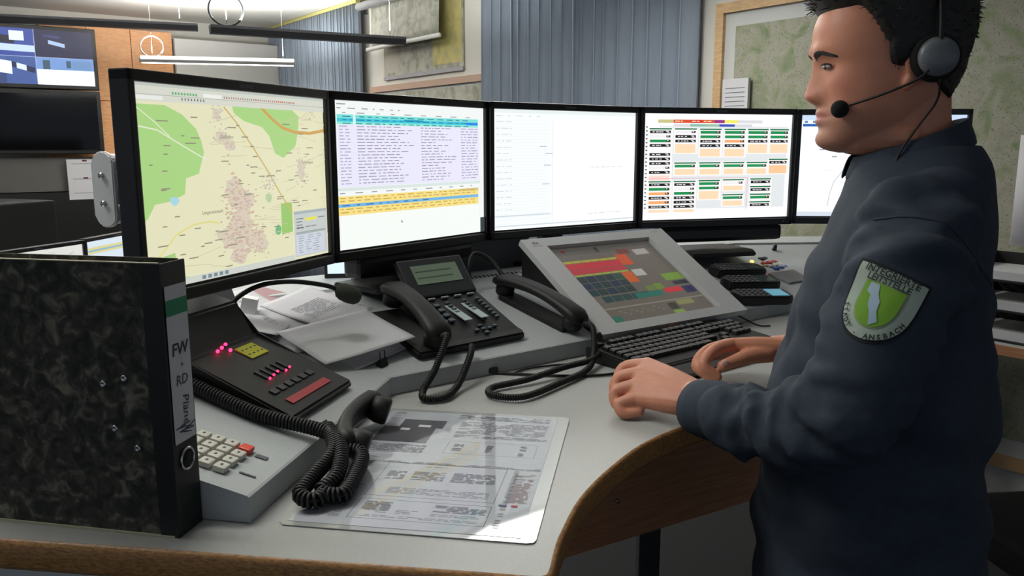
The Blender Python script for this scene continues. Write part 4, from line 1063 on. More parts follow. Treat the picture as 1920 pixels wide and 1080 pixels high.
# right-hand background desk with trays
side_desk(2.01, 2.62, R(-53.4), 1.5, .38, .85, 'narrow desk against the big map behind the man\'s back')
def on_rd(px, py, pz, rz=0): return place(2.01, 2.62, .85, R(-53.4)) @ place(px, py, pz, rz)
for k, z in enumerate((0.0, .105, .21)):
    t = thing('letter_tray', ['lowest', 'middle', 'top'][k]+' letter tray of the dark stack on the desk behind the man', 'letter tray', on_rd(-.28, -.02, z), 'stacked letter trays')
    b = MB(); b.box((0, 0, .004), (.36, .26, .006), M_black); b.box((0, .128, .04), (.36, .005, .078), M_black)
    b.build('base', t)
    b = MB(); b.box((-.178, 0, .045), (.005, .26, .09), M_black); b.box((.178, 0, .045), (.005, .26, .09), M_black); b.build('side_wall', t)
    b = MB(); b.box((0, 0, .022), (.33, .24, .028), M_paper); tag(b.build('paper_stack'), ['papers lying in the lowest letter tray', 'papers lying in the middle letter tray', 'papers lying in the top letter tray'][k], 'paper', 'papers in trays').matrix_world = on_rd(-.28, -.02, z+.0)
b = MB(); vs = []
for j in range(2):
    for i in range(13):
        a = PI*(.15+.7*i/12); vs.append((.115*math.cos(a), -.06*math.sin(a)+.05, j*.39))
b.faces(vs, [[i, i+1, 14+i, 13+i] for i in range(12)], M_paper, True)
for k in range(10): b.box((-.092, .02, .03+k*.034), (.012, .002, .008), M_i2)
o = b.build('paper_roll'); o.matrix_world = on_rd(-.27, -.0, .325); o.modifiers.new('s', 'SOLIDIFY').thickness = .002
tag(o, 'tall curved white sheet standing on the trays at the right edge', 'paper')
# office chair
t = thing('office_chair', 'dark office chair at lower right behind the man', 'chair', place(1.46, 2.0, 0, R(-84)))
b = MB(); b.box((0, 0, .50), (.48, .46, .08), mat('chair_cloth', (30, 31, 34), .9), bev=.03); b.build('seat', t)
b = MB(); b.box((0, .25, .80), (.42, .06, .45), mat('chair_cloth', (30, 31, 34), .9), bev=.025); b.build('backrest', t)
b = MB(); b.tube([(0, 0, .08), (0, 0, .46)], .025, M_dkgrey, 12); b.box((0, .22, .56), (.05, .03, .2), M_dkgrey); b.build('column', t)
for k in range(5):
    b = MB(); b.tube([(0, 0, .09), (.3*math.cos(k*2*PI/5), .3*math.sin(k*2*PI/5), .06)], [.022, .015], M_dkgrey, 8); b.ball((.3*math.cos(k*2*PI/5), .3*math.sin(k*2*PI/5), .028), .028, M_black); b.build('leg', t)

# ================================================================ PERSON
HO = Vector((.541, 1.218, 1.645)); FW_ = Vector((-.985, .17, 0)).normalized(); LF = Vector((-FW_.y, FW_.x, 0))
if LF.y > 0: LF = -LF                                   # his left side, towards the camera
UPV = Vector((0, 0, 1))
def hd(F, L, z): return HO + FW_*F + LF*L + UPV*z
def ipol(tab, z):
    if z <= tab[0][0]: return tab[0][1:]
    if z >= tab[-1][0]: return tab[-1][1:]
    for i in range(len(tab)-1):
        if tab[i][0] <= z <= tab[i+1][0]:
            a = tab[max(i-1, 0)]; b = tab[i]; c = tab[i+1]; d = tab[min(i+2, len(tab)-1)]; h = c[0]-b[0]; t = (z-b[0])/h; out = []
            for k in range(1, len(b)):
                m0 = (c[k]-a[k])/(c[0]-a[0])*h; m1 = (d[k]-b[k])/(d[0]-b[0])*h
                out.append((2*t**3-3*t*t+1)*b[k]+(t**3-2*t*t+t)*m0+(-2*t**3+3*t*t)*c[k]+(t**3-t*t)*m1)
            return out
HT_ = [(-.126, .060, .030, .006), (-.122, .076, .012, .024), (-.114, .086, -.012, .040), (-.100, .088, -.035, .053), (-.082, .090, -.055, .0615), (-.065, .091, -.070, .067), (-.045, .090, -.086, .071),
       (-.025, .092, -.096, .0735), (-.005, .096, -.102, .0755), (.014, .104, -.105, .077), (.035, .106, -.106, .078), (.060, .103, -.104, .077), (.085, .090, -.095, .072), (.103, .066, -.080, .060), (.116, .032, -.055, .040), (.122, .0, -.022, .012)]
def g(x, s): return math.exp(-(x/s)**2/2)
NOSE = [(-.064, 0), (-.058, .003), (-.053, .013), (-.047, .0205), (-.041, .0228), (-.030, .0192), (-.015, .0135), (.0, .0085), (.010, .003), (.016, 0)]
def hpoint(th, z):
    Ff, Fb, W = ipol(HT_, z); Ff -= .005; c = (Ff+Fb)/2; c += (Ff-Fb)*.04; a = (Ff-c) if math.cos(th) > 0 else (c-Fb)
    n = 2.35; ct, st = math.cos(th), math.sin(th)
    F = c + a*math.copysign(abs(ct)**(2/n), ct); L = W*math.copysign(abs(st)**(2/n), st)
    if ct > 0 and F > .0:
        al = abs(L); w = min(1, max(0, (F-.01)/.05))
        nz = ipol(NOSE, z)[0] if -.064 < z < .016 else 0
        sg = .0065 + .0045*min(1, max(0, (.01-z)/.05))
        d = nz*g(L, sg)*1.0
        d += .009*g(al-.0125, .0055)*g(z+.047, .0065)
        d += .0055*g(L, .019)*g(z+.0685, .0045) + .0062*g(L, .017)*g(z+.0805, .0045) - .0050*g(L, .021)*g(z+.0745, .0016)
        d += .0065*g(L, .018)*g(z+.107, .011) - .003*g(L, .02)*g(z+.092, .005) - .003*g(L, .004)*g(z+.062, .004)
        d += .0055*g(al-.022, .018)*g(z-.017, .007) - .0105*g(al-.032, .0135)*g(z+.002, .0095) + .0062*g(al-.032, .0095)*g(z+.0035, .0062) + .002*g(al-.030, .011)*g(z+.013, .003)
        d += .005*g(al-.048, .014)*g(z+.030, .014) - .003*g(al-.034, .008)*g(z+.060, .016)
        d -= .002*g(L, .01)*g(z-.012, .006)
        F += d*w
    return F, L
def cap(b, pts, rad, m, seg=14, sub=5):
    P = bez(pts, sub); n = len(pts); rr = []
    for i in range(len(P)):
        t = i/sub; k = min(int(t), n-2); f = min(1, t-k); rr.append(rad[k]*(1-f)+rad[k+1]*f)
    b.tube(P, rr, m, seg); b.ball(P[0], rr[0]*.999, m, seg=12); b.ball(P[-1], rr[-1]*.999, m, seg=12)

# skin with lips, cheeks and stubble placed in head space
M_skin, nt, bs = newmat('skin'); N = nt.nodes; L_ = nt.links
PB = Vector((.57, 1.20, 0))
tc = N.new('ShaderNodeTexCoord')
def ell(c, r, soft):
    mp = N.new('ShaderNodeMapping'); mp.vector_type = 'TEXTURE'; mp.inputs['Location'].default_value = hd(*c)-PB
    mp.inputs['Rotation'].default_value = (0, 0, math.atan2(FW_.y, FW_.x)); mp.inputs['Scale'].default_value = r
    L_.new(tc.outputs['Object'], mp.inputs['Vector'])
    ln = N.new('ShaderNodeVectorMath'); ln.operation = 'LENGTH'; L_.new(mp.outputs['Vector'], ln.inputs[0])
    mr = N.new('ShaderNodeMapRange'); mr.inputs['From Min'].default_value = 1-soft; mr.inputs['From Max'].default_value = 1+soft; mr.inputs['To Min'].default_value = 1; mr.inputs['To Max'].default_value = 0
    L_.new(ln.outputs['Value'], mr.inputs['Value']); return mr.outputs['Result']
nz_ = N.new('ShaderNodeTexNoise'); nz_.inputs['Scale'].default_value = 60; nz_.inputs['Detail'].default_value = 4; L_.new(tc.outputs['Object'], nz_.inputs['Vector'])
rp = N.new('ShaderNodeValToRGB'); rp.color_ramp.elements[0].color = (*lin((198, 130, 104)), 1); rp.color_ramp.elements[1].color = (*lin((214, 148, 118)), 1); L_.new(nz_.outputs['Fac'], rp.inputs['Fac'])
cur = rp.outputs['Color']
for (c, r, soft, col, k) in [((.05, 0, -.105), (.075, .09, .05), .35, (150, 112, 98), .5), ((.088, 0, -.0745), (.03, .024, .0085), .35, (176, 92, 86), .8), ((.115, 0, -.042), (.02, .018, .014), .5, (206, 122, 104), .6),
                             ((.075, .05, -.035), (.03, .02, .02), .6, (206, 128, 108), .5), ((.075, -.05, -.035), (.03, .02, .02), .6, (206, 128, 108), .5)]:
    f = ell(c, r, soft); mx = N.new('ShaderNodeMix'); mx.data_type = 'RGBA'
    mu = N.new('ShaderNodeMath'); mu.operation = 'MULTIPLY'; mu.inputs[1].default_value = k; L_.new(f, mu.inputs[0]); L_.new(mu.outputs[0], mx.inputs[0])
    L_.new(cur, mx.inputs[6]); mx.inputs[7].default_value = (*lin(col), 1); cur = mx.outputs[2]
L_.new(cur, bs.inputs['Base Color']); bs.inputs['Roughness'].default_value = .5; bs.inputs['Subsurface Weight'].default_value = .12; bs.inputs['Subsurface Radius'].default_value = (.01, .004, .002)
bp = N.new('ShaderNodeBump'); bp.inputs['Strength'].default_value = .12; bp.inputs['Distance'].default_value = .001
nb = N.new('ShaderNodeTexNoise'); nb.inputs['Scale'].default_value = 700; L_.new(tc.outputs['Object'], nb.inputs['Vector']); L_.new(nb.outputs['Fac'], bp.inputs['Height']); L_.new(bp.outputs['Normal'], bs.inputs['Normal'])

b = MB(); nr, ns = 88, 80
rings = []
for i in range(nr+1):
    t = i/nr; z = -.126+.248*(.5-.5*math.cos(PI*(t*.86+.07)) - (.5-.5*math.cos(PI*.07)))/(math.cos(PI*.07))
    rings.append([hd(*hpoint(2*PI*k/ns, z), z) for k in range(ns)])
b.loft(rings, M_skin)
cap(b, [hd(-.030, 0, -.02), hd(-.036, 0, -.09), hd(-.050, 0, -.15), hd(-.060, 0, -.20)], [.060, .060, .064, .064], M_skin, 24)
cap(b, [hd(.03, .02, -.10), hd(-.03, .035, -.10)], [.030, .030], M_skin); cap(b, [hd(.03, -.02, -.10), hd(-.03, -.035, -.10)], [.030, .030], M_skin)
for s in (1, -1):  # ears
    b.ball(hd(-.022, s*.0775, -.002), (.019, .007, .030), M_skin, rot=Matrix.Rotation(math.atan2(FW_.y, FW_.x)+s*.35, 3, 'Z') @ Matrix.Rotation(.15, 3, 'Y'))
    b.ball(hd(-.014, s*.078, -.030), (.0085, .006, .0105), M_skin)
# trunk, arms and legs under the clothes
LS, LE, LW = Vector((.54, 1.06, 1.42)), Vector((.435, 1.0, 1.185)), Vector((.292, 1.243, 1.132))
RS, RE, RW_ = Vector((.64, 1.37, 1.42)), Vector((.69, 1.39, 1.18)), Vector((.500, 1.492, 1.150))
cap(b, [Vector((.60, 1.2, 1.40)), Vector((.57, 1.2, 1.25)), Vector((.56, 1.21, .95))], [.075, .105, .11], M_skin, 20)
cap(b, [Vector((.60, 1.2, 1.41)), LS], [.055, .045], M_skin); cap(b, [Vector((.60, 1.2, 1.41)), RS], [.055, .045], M_skin)
cap(b, [LS, (LS+LE)/2, LE, LE*.45+LW*.55+Vector((0, 0, -.022)), LW], [.042, .040, .034, .030, .028], M_skin)
cap(b, [RS, (RS+RE)/2, RE, (RE+RW_)/2, RW_], [.048, .044, .038, .034, .0265], M_skin)
cap(b, [Vector((.535, 1.15, .90)), Vector((.52, 1.13, .5)), Vector((.50, 1.10, .10))], [.07, .058, .042], M_skin)
cap(b, [Vector((.60, 1.26, .90)), Vector((.61, 1.27, .5)), Vector((.62, 1.27, .10))], [.07, .058, .042], M_skin)
cap(b, [Vector((.50, 1.10, .07)), Vector((.40, 1.18, .05))], [.04, .03], M_skin); cap(b, [Vector((.62, 1.27, .07)), Vector((.52, 1.35, .05))], [.04, .03], M_skin)
def hand(wr_, mcp, fingers, thumb, r0=.0205, rk=.0130):
    V = Vector; w = V(wr_); M4 = [V(p) for p in mcp]
    for k in range(10):
        t = k/9*3; i = min(int(t), 2); f = t-i; kn = M4[i]*(1-f)+M4[i+1]*f
        st = w + (kn-(M4[0]+M4[3])/2)*.35
        cap(b, [st, st*.5+kn*.5, kn], [r0, r0*.92, rk*1.05], M_skin, 12, 3)
    for i, f in enumerate(fingers):
        r = (.0112, .0114, .0108, .0096)[i]
        cap(b, [M4[i]]+[V(p) for p in f], [rk*1.03, r*1.02, r*.95, r*.8], M_skin, 12, 4)
    cap(b, [V(p) for p in thumb], [.0175, .0150, .0125, .0105][:len(thumb)], M_skin, 12, 4)
hand(LW, [(.233, 1.352, 1.158), (.222, 1.330, 1.149), (.212, 1.308, 1.135), (.208, 1.288, 1.119)],
     [[(.194, 1.366, 1.148), (.186, 1.350, 1.122), (.212, 1.338, 1.114)], [(.182, 1.340, 1.137), (.178, 1.325, 1.110), (.206, 1.316, 1.104)], [(.175, 1.314, 1.122), (.178, 1.302, 1.101), (.206, 1.296, 1.102)], [(.178, 1.290, 1.108), (.184, 1.279, 1.0955), (.210, 1.277, 1.099)]],
     [(.276, 1.275, 1.135), (.262, 1.325, 1.140), (.240, 1.352, 1.128), (.212, 1.354, 1.116)])
hand(RW_, [(.415, 1.487, 1.160), (.408, 1.508, 1.153), (.406, 1.527, 1.143), (.412, 1.543, 1.130)],
     [[(.376, 1.464, 1.156), (.353, 1.446, 1.134), (.376, 1.436, 1.112)], [(.366, 1.486, 1.147), (.344, 1.464, 1.125), (.366, 1.446, 1.108)], [(.366, 1.508, 1.137), (.349, 1.490, 1.118), (.360, 1.476, 1.108)], [(.378, 1.525, 1.126), (.362, 1.512, 1.114), (.370, 1.498, 1.1075)]],
     [(.478, 1.474, 1.146), (.440, 1.462, 1.144), (.410, 1.450, 1.138), (.386, 1.440, 1.132)])
o = b.build('person'); o.data.transform(Matrix.Translation(-PB)); o.location = PB; PM[o.name] = Matrix.Translation(PB)
person = tag(o, 'man in dark blue-grey uniform shirt and headset with hands at the keyboard', 'person')
md = o.modifiers.new('r', 'REMESH'); md.mode = 'VOXEL'; md.voxel_size = .0024; md.use_smooth_shade = True
sm = o.modifiers.new('s', 'SMOOTH'); sm.factor = .5; sm.iterations = 3

# eyes, brows
b = MB(); b.ball((.3885, 1.4335, 1.1395), (.0075, .0045, .0060), mat('nail', (222, 178, 160), .3), rot=Matrix.Rotation(.3, 3, 'Y')); b.build('thumbnail', person, world=True)
M_hair = mat('hair_dark', (20, 16, 14), .55, bump=.3, scale=500)
for s in (1, -1):
    EM = frame(hd(.0875, s*.0325, -.0045), LF*s+FW_*(-.42), UPV)
    b = MB(); b.ball((0, 0, -.0012), (.0115, .0040, .0034), mat('eye_white', (150, 138, 130), .3), EM, seg=20)
    b.ball((.001, -.0004, .0004), (.0045, .0036, .0022), mat('iris', (30, 24, 22), .2), EM, seg=14)
    b.tube([EM @ V_ for V_ in [Vector((-.0125+.025*q, .0036*math.sin(PI*q)**.7+.0006, .0018-.0035*(2*q-1)**2)) for q in [k/8 for k in range(9)]]], [.0007]+[.0015]*7+[.0007], mat('lash', (40, 24, 18), .7), 8)
    b.build('eye', person, world=True)
    b = MB()
    for k in range(150):
        q = random.random(); L = s*(.010+.038*q); z = .0095+.0060*math.sin(PI*min(1, q*1.25)*.62)-.012*max(0, q-.55)+random.uniform(-.0035, .0035)*(1.1-q*.7)
        th = math.asin(min(1, (abs(L)/.077)**(2.35/2))); F = hpoint(th, z)[0]
        p_ = hd(F+.0002, L, z); q2 = hd(F-.002-.004*q, L+s*.006, z+.002-.004*q)
        b.tube([p_, q2], [.0010, .0004], M_hair, 4)
    b.build('eyebrow', person, world=True)
# hair
HB_ = [(-.11, -.072), (-.085, -.062), (-.062, -.045), (-.050, -.030), (-.040, .0), (-.026, .010), (-.015, -.010), (.010, -.008), (.016, .018), (.026, .036), (.042, .060), (.052, .070), (.070, .070), (.12, .066)]
def hb(F): return ipol(HB_, F)[0]
def hairpt(th, z, extra=0):
    F, L = hpoint(th, z); c = Vector((F+.01, L, (z-.01)*.9)).normalized()
    k = (z-hb(F))/.012; k = max(0, min(1, k)); k = k*k*(3-2*k)
    t = .010+.012*max(0, min(1, z/.09))-.006*max(0, min(1, (-F-.03)/.05))+ .006*max(0, (F-.03)/.07)*max(0, min(1, (z-.05)/.03))
    n = noise.noise(Vector((F, L, z))*38)*.004+noise.noise(Vector((F, L, z))*90)*.002
    d = -.005+(t+n+.005)*k + extra
    return hd(F+c.x*d, L+c.y*d, z+c.z*d), c, k
b = MB(); rings = []
for i in range(71):
    z = -.075+.1969*i/70
    rings.append([hairpt(2*PI*k/110, z)[0] for k in range(110)])
b.loft(rings, M_hair)
for k in range(3800):
    th = random.uniform(0, 2*PI); z = -.07+.190*random.random()**.8
    p, c, kk = hairpt(th, z); F_ = (p-HO).dot(FW_)
    if kk < .35 or (F_ < .0 and random.random() < .4): continue
    p, c, kk = hairpt(th, z, -.004)
    dv = (FW_*(c.x*.45+.5*(1 if c.x > .3 else -.6)) + LF*c.y*.4 + UPV*(c.z*.5-.55*(z < .07))) + Vector((random.gauss(0, .3), random.gauss(0, .3), random.gauss(0, .3)))
    ln = random.uniform(.006, .011)*(1+1.3*max(0, z/.12)*(1 if F_ > 0 else .3))*(1 if z > .05 else .7); dv.normalize()
    b.tube([p, p+dv*ln*.6, p+dv*ln+Vector((0, 0, -.001))], [.0010, .0008, .0002], M_hair, 3, cap=False)
b.build('hair', person, world=True)

# ---- shirt
M_shirt = mat('shirt_cloth', (43, 54, 68), .85, bump=.35, scale=900, var=.10, vscale=60)
EX = Vector((.912, -.41, 0)); EY = Vector((.41, .912, 0))
TOR = [  # z, left/front xy, right/back xy, half size in depth
    (.80, (.415, 1.283), (.735, 1.140), .185), (.88, (.412, 1.284), (.728, 1.142), .190), (.97, (.409, 1.286), (.722, 1.144), .190), (1.07, (.411, 1.285), (.718, 1.146), .188), (1.16, (.419, 1.281), (.712, 1.149), .188),
    (1.25, (.437, 1.273), (.705, 1.152), .190), (1.34, (.463, 1.262), (.699, 1.154), .190), (1.41, (.484, 1.252), (.697, 1.155), .186), (1.445, (.494, 1.248), (.694, 1.157), .168), (1.475, (.502, 1.244), (.690, 1.160), .135), (1.505, (.512, 1.240), (.684, 1.162), .100), (1.53, (.530, 1.232), (.672, 1.168), .072)]
def sup(c, ex, ey, a, bb, n, seg=56):
    return [c+ex*a*math.copysign(abs(math.cos(q))**(2/n), math.cos(q))+ey*bb*math.copysign(abs(math.sin(q))**(2/n), math.sin(q)) for q in [2*PI*k/seg for k in range(seg)]]
def fold(p, c, amp, fx, fz):
    d = (p-c).normalized(); v = Vector((p.x*fx, p.y*fx, p.z*fz))
    return p + d*amp*(noise.noise(v)+.5*noise.noise(v*2.1+Vector((3, 1, 7)))+.9*abs(noise.noise(v*1.3+Vector((9, 4, 2))))-.25)
b = MB(); rings = []
tt = [(z, a[0], a[1], c[0], c[1], h) for z, a, c, h in TOR]
for i in range(61):
    z = .80+.73*i/60; ax, ay, bx, by, h = ipol(tt, z)
    A = Vector((ax, ay, z)); B_ = Vector((bx, by, z)); c = (A+B_)/2; hw = (B_-A).length/2-.004
    rings.append([fold(p, c, .016 if z < 1.38 else .004, 7, 10) for p in sup(c, EX, EY, hw, h, 2.3, 90)])
b.loft(rings, M_shirt)
def sleeve(pts, rad, amp=.022):
    P = bez(pts, 10); n = len(pts); rings = []; up = Vector((0, 0, 1))
    for i, p in enumerate(P):
        t = (P[min(i+1, len(P)-1)]-P[max(i-1, 0)]).normalized(); a = (up-t*up.dot(t))
        if a.length < .05: a = t.orthogonal()
        a.normalize(); up = a; e = t.cross(a)
        k = min(int(i/10), n-2); f = min(1, i/10-k); r = rad[k]*(1-f)+rad[k+1]*f
        ring = []
        for q in range(44):
            an = 2*PI*q/44; dv = a*math.cos(an)+e*math.sin(an)
            s_ = i/10; am = amp*min(1, max(.15, (s_ if s_ < 1 else 1)))
            w = noise.noise(Vector((s_*2.6+math.cos(an)*.9, math.sin(an)*1.1, 3.3)))+.6*noise.noise(Vector((s_*5.5+math.sin(an)*1.3, math.cos(an)*1.2, 8.1)))
            w += .5*abs(noise.noise(Vector((s_*8+an_(an)*.5, an_(an)*1.5, 2.2))))-.15
            pc = p+dv*r; am *= min(1, max(.1, ((pc-PATCHC).length-.06)/.05))
            ring.append(p+dv*(r+am*w))
        rings.append(ring)
    b.loft(rings, M_shirt)
V = Vector
def an_(a): return math.cos(a)+math.sin(a)
PATCHC = V((.455, .965, 1.31))
SLV = [V((.312, 1.192, 1.128)), V((.345, 1.135, 1.136)), V((.392, 1.062, 1.148)), V((.432, 1.012, 1.190)), V((.468, 1.018, 1.265)), V((.502, 1.040, 1.345)), V((.548, 1.085, 1.418)), V((.590, 1.15, 1.435))]
SLR = [.044, .054, .062, .066, .070, .074, .078, .070]
sleeve(SLV, SLR)
sleeve([V((.545, 1.475, 1.152)), V((.60, 1.455, 1.155)), V((.66, 1.41, 1.165)), V((.69, 1.385, 1.22)), V((.68, 1.37, 1.33)), V((.65, 1.345, 1.41)), V((.61, 1.28, 1.435))], [.043, .052, .058, .064, .068, .070, .062])
o = b.build('shirt', person, world=True)
md = o.modifiers.new('r', 'REMESH'); md.mode = 'VOXEL'; md.voxel_size = .0055; md.use_smooth_shade = True
sm = o.modifiers.new('s', 'SMOOTH'); sm.factor = .5; sm.iterations = 4
shirt = o; PM[shirt.name] = PM[person.name]
# cuff
b = MB(); t0 = (SLV[0]-SLV[1]).normalized(); a = (UPV-t0*UPV.dot(t0)).normalized(); e = t0.cross(a); rings = []
for s_, r in ((-.004, .0455), (.012, .0475), (.040, .0455), (.058, .0430), (.0575, .0405), (.01, .043)):
    rings.append([SLV[0]+t0*(s_-.014)+(a*math.cos(2*PI*q/40)+e*math.sin(2*PI*q/40)*.93)*(r+.0012*math.sin(2*PI*q*3/40)) for q in range(40)])
b.loft(rings, M_shirt, cap=False); b.build('cuff', shirt, world=True)
b = MB(); s0 = V((.545, 1.475, 1.152)); t0 = (s0-V((.60, 1.455, 1.155))).normalized(); a = (UPV-t0*UPV.dot(t0)).normalized(); e = t0.cross(a); rings = []
for s_, r in ((-.004, .0445), (.02, .0450), (.045, .0400), (.0445, .0375), (.01, .041)):
    rings.append([s0+t0*(s_-.014)+(a*math.cos(2*PI*q/36)+e*math.sin(2*PI*q/36))*r for q in range(36)])
b.loft(rings, M_shirt, cap=False); b.build('cuff', shirt, world=True)
# collar: stand and folded leaf
def colring(zf, zb, Ff, Fb, hw, seg=48, gap=.18):
    out = []
    for k in range(seg+1):
        an = gap+(2*PI-2*gap)*k/seg; F = (Ff+Fb)/2+(Ff-Fb)/2*math.cos(an); L = hw*math.sin(an)
        t = (1+math.cos(an))/2; out.append(hd(F, L, zf*t+zb*(1-t)))
    return out
rows = [colring(-.172, -.130, .030, -.116, .078), colring(-.134, -.078, .034, -.112, .069), colring(-.130, -.074, .038, -.116, .072), colring(-.142, -.086, .043, -.122, .078), colring(-.162, -.108, .048, -.130, .090, gap=.12), colring(-.166, -.112, .046, -.129, .089, gap=.12)]
b = MB(); n = len(rows[0]); b.faces([p for r in rows for p in r], [[i*n+k, i*n+k+1, (i+1)*n+k+1, (i+1)*n+k] for i in range(len(rows)-1) for k in range(n-1)], M_shirt, True)
o = b.build('collar', shirt, world=True); md = o.modifiers.new('s', 'SOLIDIFY'); md.thickness = .003; o.modifiers.new('u', 'SUBSURF').levels = 1
# arm patch, wrapped on the sleeve
def patch_T():
    ax = (SLV[5]-SLV[4]).normalized(); ctr = (SLV[4]*.45+SLV[5]*.55); vd = (Vector((0, 0, ZC))-ctr); out = (vd-ax*vd.dot(ax)).normalized()
    side = ax.cross(out)      # right when seen from outside
    rot = Matrix.Rotation(R(0), 3, out)
    out2 = (out*math.cos(R(-14))+(-side)*math.sin(R(-14))*-1).normalized(); out2 = out
    return ctr, ax, out2, ax.cross(out2)*-1
ctr, ax, ou, sd = patch_T()
if sd.dot(EX) < 0: sd = -sd
tl = R(9); ax2 = (ax*math.cos(tl)+sd*math.sin(tl)); sd2 = (sd*math.cos(tl)-ax*math.sin(tl)); ax, sd = ax2, sd2
ctr = ctr - sd*.016 - ax*.006
RP = .0785
from mathutils.bvhtree import BVHTree
bpy.context.view_layer.update(); dg = bpy.context.evaluated_depsgraph_get(); ev = shirt.evaluated_get(dg); em = ev.to_mesh()
BV = BVHTree.FromPolygons([v_.co+PB for v_ in em.vertices], [list(f_.vertices) for f_ in em.polygons]); ev.to_mesh_clear()
def onshirt(p0, p1, lift):
    d_ = (p1-p0).normalized(); h_ = BV.ray_cast(p0, d_)
    return (h_[0]-d_*lift) if h_[0] is not None else p1
def pw(x, y, lift=0):
    an = x/RP*.75; base = ctr + ax*y; o_ = ou*math.cos(an)+sd*math.sin(an); tgt = base + sd*x*.2
    return onshirt(tgt+o_*.16, tgt, lift*1.6+.0015)
b = MB(); sp = []
sc_ = SLV[5]*.35+SLV[6]*.65; sa_ = (SLV[6]-SLV[5]).normalized(); s1_ = sa_.orthogonal().normalized(); s2_ = sa_.cross(s1_)
for k in range(49):
    an = 2*PI*k/48; d_ = s1_*math.cos(an)+s2_*math.sin(an)
    if d_.dot(ou) < -.15 or True:
        h_ = BV.ray_cast(sc_+d_*.14, -d_)
        if h_[0] is not None and (h_[0]-sc_).length < .11 and d_.dot(V((.2, -1, .3))) > 0: sp.append((an, h_[0]+d_*.0004))
if len(sp) > 4:
    # keep the arc on the outside of the shoulder in order
    ks = [a_ for a_, _ in sp]; gap = max(range(len(sp)), key=lambda i: (ks[(i+1) % len(ks)]-ks[i]) % (2*PI)); sp = sp[gap+1:]+sp[:gap+1]
    b.tube([q_ for _, q_ in sp], .0014, M_shirt, 6); b.build('armhole_seam', shirt, world=True)
def shield(w, h, k=1.0):
    pts = []
    pts += [(-w/2+w*i/8, h/2+.0*i) for i in range(9)]
    for i in range(1, 9): pts.append((w/2, h/2-h*.45*i/9))
    for i in range(19):
        a_ = PI*i/18; pts.append((w/2*math.cos(a_), h*.05-h*.0-(h*.55)*math.sin(a_)**.9))
    for i in range(8, 0, -1): pts.append((-w/2, h/2-h*.45*i/9))
    return pts
def patch_part(pts, lift, m, b):
    B = bmesh.new(); vs = [B.verts.new((x, y, 0)) for x, y in pts]; f = B.faces.new(vs); bmesh.ops.triangulate(B, faces=[f]); 
    for _ in range(2): bmesh.ops.subdivide_edges(B, edges=[e_ for e_ in B.edges if e_.calc_length() > .008], cuts=1, use_grid_fill=True); bmesh.ops.triangulate(B, faces=B.faces[:])
    B.verts.index_update(); b.faces([pw(v.co.x, v.co.y, lift) for v in B.verts], [[v.index for v in f_.verts] for f_ in B.faces], m, True); B.free()
M_pb = mat('patch_black', (14, 16, 18), .8); M_pw = mat('patch_pale', (168, 182, 170), .8); M_pg = mat('patch_green', (118, 168, 48), .8); M_pt = mat('patch_text', (44, 52, 50), .8); M_ps = mat('patch_blue', (166, 188, 206), .8)
b = MB(); b.keep = True; PWD, PHT = .100, .098
patch_part(shield(PWD, PHT), .0000, M_pb, b); patch_part(shield(PWD-.008, PHT-.008), .0006, M_pw, b)
def sh2(s=1): return [(x*s, y*s-.002) for x, y in shield(.052, .054)]
patch_part(sh2(1.08), .0010, mat('patch_rim', (140, 160, 120), .8), b); patch_part(sh2(), .0014, M_pg, b)
patch_part([(-.020, .0235), (-.008, .0235), (-.004, .012), (.002, .004), (.004, -.008), (.011, -.020), (.003, -.0275), (-.004, -.012), (-.010, -.004), (-.013, .008), (-.020, .012)], .0018, M_ps, b)
def ptext(s, x, y, size, ang=0, lift=.0020, boldness=.0003):
    tb = MB(); tb.text(s, size, Matrix.Translation((x, y, 0)) @ Matrix.Rotation(ang, 4, 'Z'), M_pt, bold=boldness)
    tb.bm.verts.index_update()
    b.faces([pw(v.co.x, v.co.y, lift) for v in tb.bm.verts], [[v.index for v in f_.verts] for f_ in tb.bm.faces], M_pt); tb.bm.free()
ptext('INTEGRIERTE', 0, .0395, .0122); ptext('LEITSTELLE', 0, .0300, .0118)
for i, ch in enumerate('STADT - ANSBACH'):
    a_ = R(-168+156*i/14); ptext(ch, .0400*math.cos(a_), -.0035+.0385*math.sin(a_), .0086, a_+PI/2)
o = b.build('sleeve_patch', shirt, world=True)
o['label'] = 'shield-shaped sleeve badge with green crest and lettering'
md = o.modifiers.new('w', 'SHRINKWRAP'); md.target = shirt; md.wrap_method = 'PROJECT'; md.use_negative_direction = True; md.use_positive_direction = True
md.wrap_mode = 'ABOVE_SURFACE'
o.modifiers.remove(md)
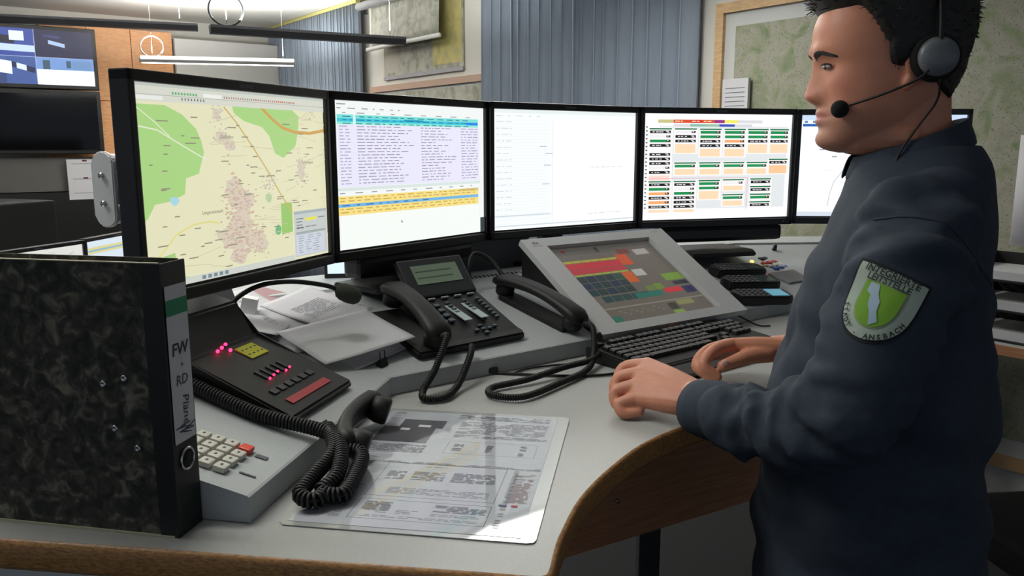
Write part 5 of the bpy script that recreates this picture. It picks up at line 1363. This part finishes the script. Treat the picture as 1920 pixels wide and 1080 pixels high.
# ---- trousers, belt, shoes
M_tr = mat('trouser_cloth', (22, 24, 30), .9, bump=.2, scale=600)
b = MB()
cap(b, [V((.57, 1.20, .93)), V((.57, 1.20, .84))], [.13, .14], M_tr, 26)
cap(b, [V((.535, 1.15, .86)), V((.515, 1.13, .5)), V((.50, 1.11, .09))], [.098, .082, .068], M_tr, 22); cap(b, [V((.60, 1.26, .86)), V((.61, 1.27, .5)), V((.62, 1.28, .09))], [.098, .082, .068], M_tr, 22)
o = b.build('trousers', person, world=True); md = o.modifiers.new('r', 'REMESH'); md.mode = 'VOXEL'; md.voxel_size = .01; md.use_smooth_shade = True
for (x, y) in ((.50, 1.11), (.62, 1.28)):
    b = MB(); c = V((x, y, 0)); d = V((-.8, .6, 0))
    b.loft([[c+d*t_+V((d.y, -d.x, 0))*w*math.cos(q)+V((0, 0, .002+h*.5+h*.5*math.sin(q))) for q in [2*PI*k/16 for k in range(16)]] for t_, w, h in ((-.085, .02, .05), (-.07, .036, .075), (0, .042, .09), (.08, .045, .065), (.15, .046, .05), (.19, .03, .035))], M_black)
    b.build('shoe', person, world=True)

# ---- headset
t = thing('headset', 'black telephone headset with round ear cup and thin microphone boom on the man\'s head', 'headset', Matrix.Translation(hd(-.04, .09, 0)))
HI = PM[t.name].inverted()
def headF(F, L, z): return hd(F, L, z)
b = MB(); b.tube([headF(-.042+.0*q, .104*math.cos(PI*q/24)*(1 if 1 else 0), .150*math.sin(PI*q/24)-.0) for q in range(25)], .0035, M_black, 8); b.build('headband', t, world=True)
for s in (1, -1):
    CT = frame(hd(-.042, s*.084, .001), FW_*-s, UPV)
    b = MB(); b.lathe([(.020, -.008), (.030, -.006), (.033, .002), (.031, .010), (.024, .013)], mat('ear_foam', (12, 12, 13), .9), CT, 28); b.build('ear_cushion', t, world=True)
    b = MB(); b.lathe([(.025, .010), (.026, .015), (.023, .021), (.014, .025), (.004, .026)], mat('cup_shell', (104, 108, 112), .35), CT @ Matrix.Translation((0, 0, 0)), 28); b.build('ear_cup', t, world=True)
b = MB(); b.tube(bez([hd(-.034, .104, -.010), hd(-.018, .103, -.028), hd(.02, .090, -.046), hd(.058, .066, -.060)], 8), .0017, M_black, 8); b.build('microphone_boom', t, world=True)
b = MB(); b.ball(hd(.070, .060, -.065), (.0125, .0115, .0125), mat('ear_foam', (12, 12, 13), .9), seg=16); b.build('microphone', t, world=True)
b = MB(); b.tube(bez([hd(-.046, .100, -.028), hd(-.050, .082, -.055), hd(-.035, .070, -.085), hd(-.012, .077, -.120), hd(.0, .085, -.145)], 8), .0016, mat('cable_brown', (30, 22, 20), .5), 6); b.build('cable', t, world=True)
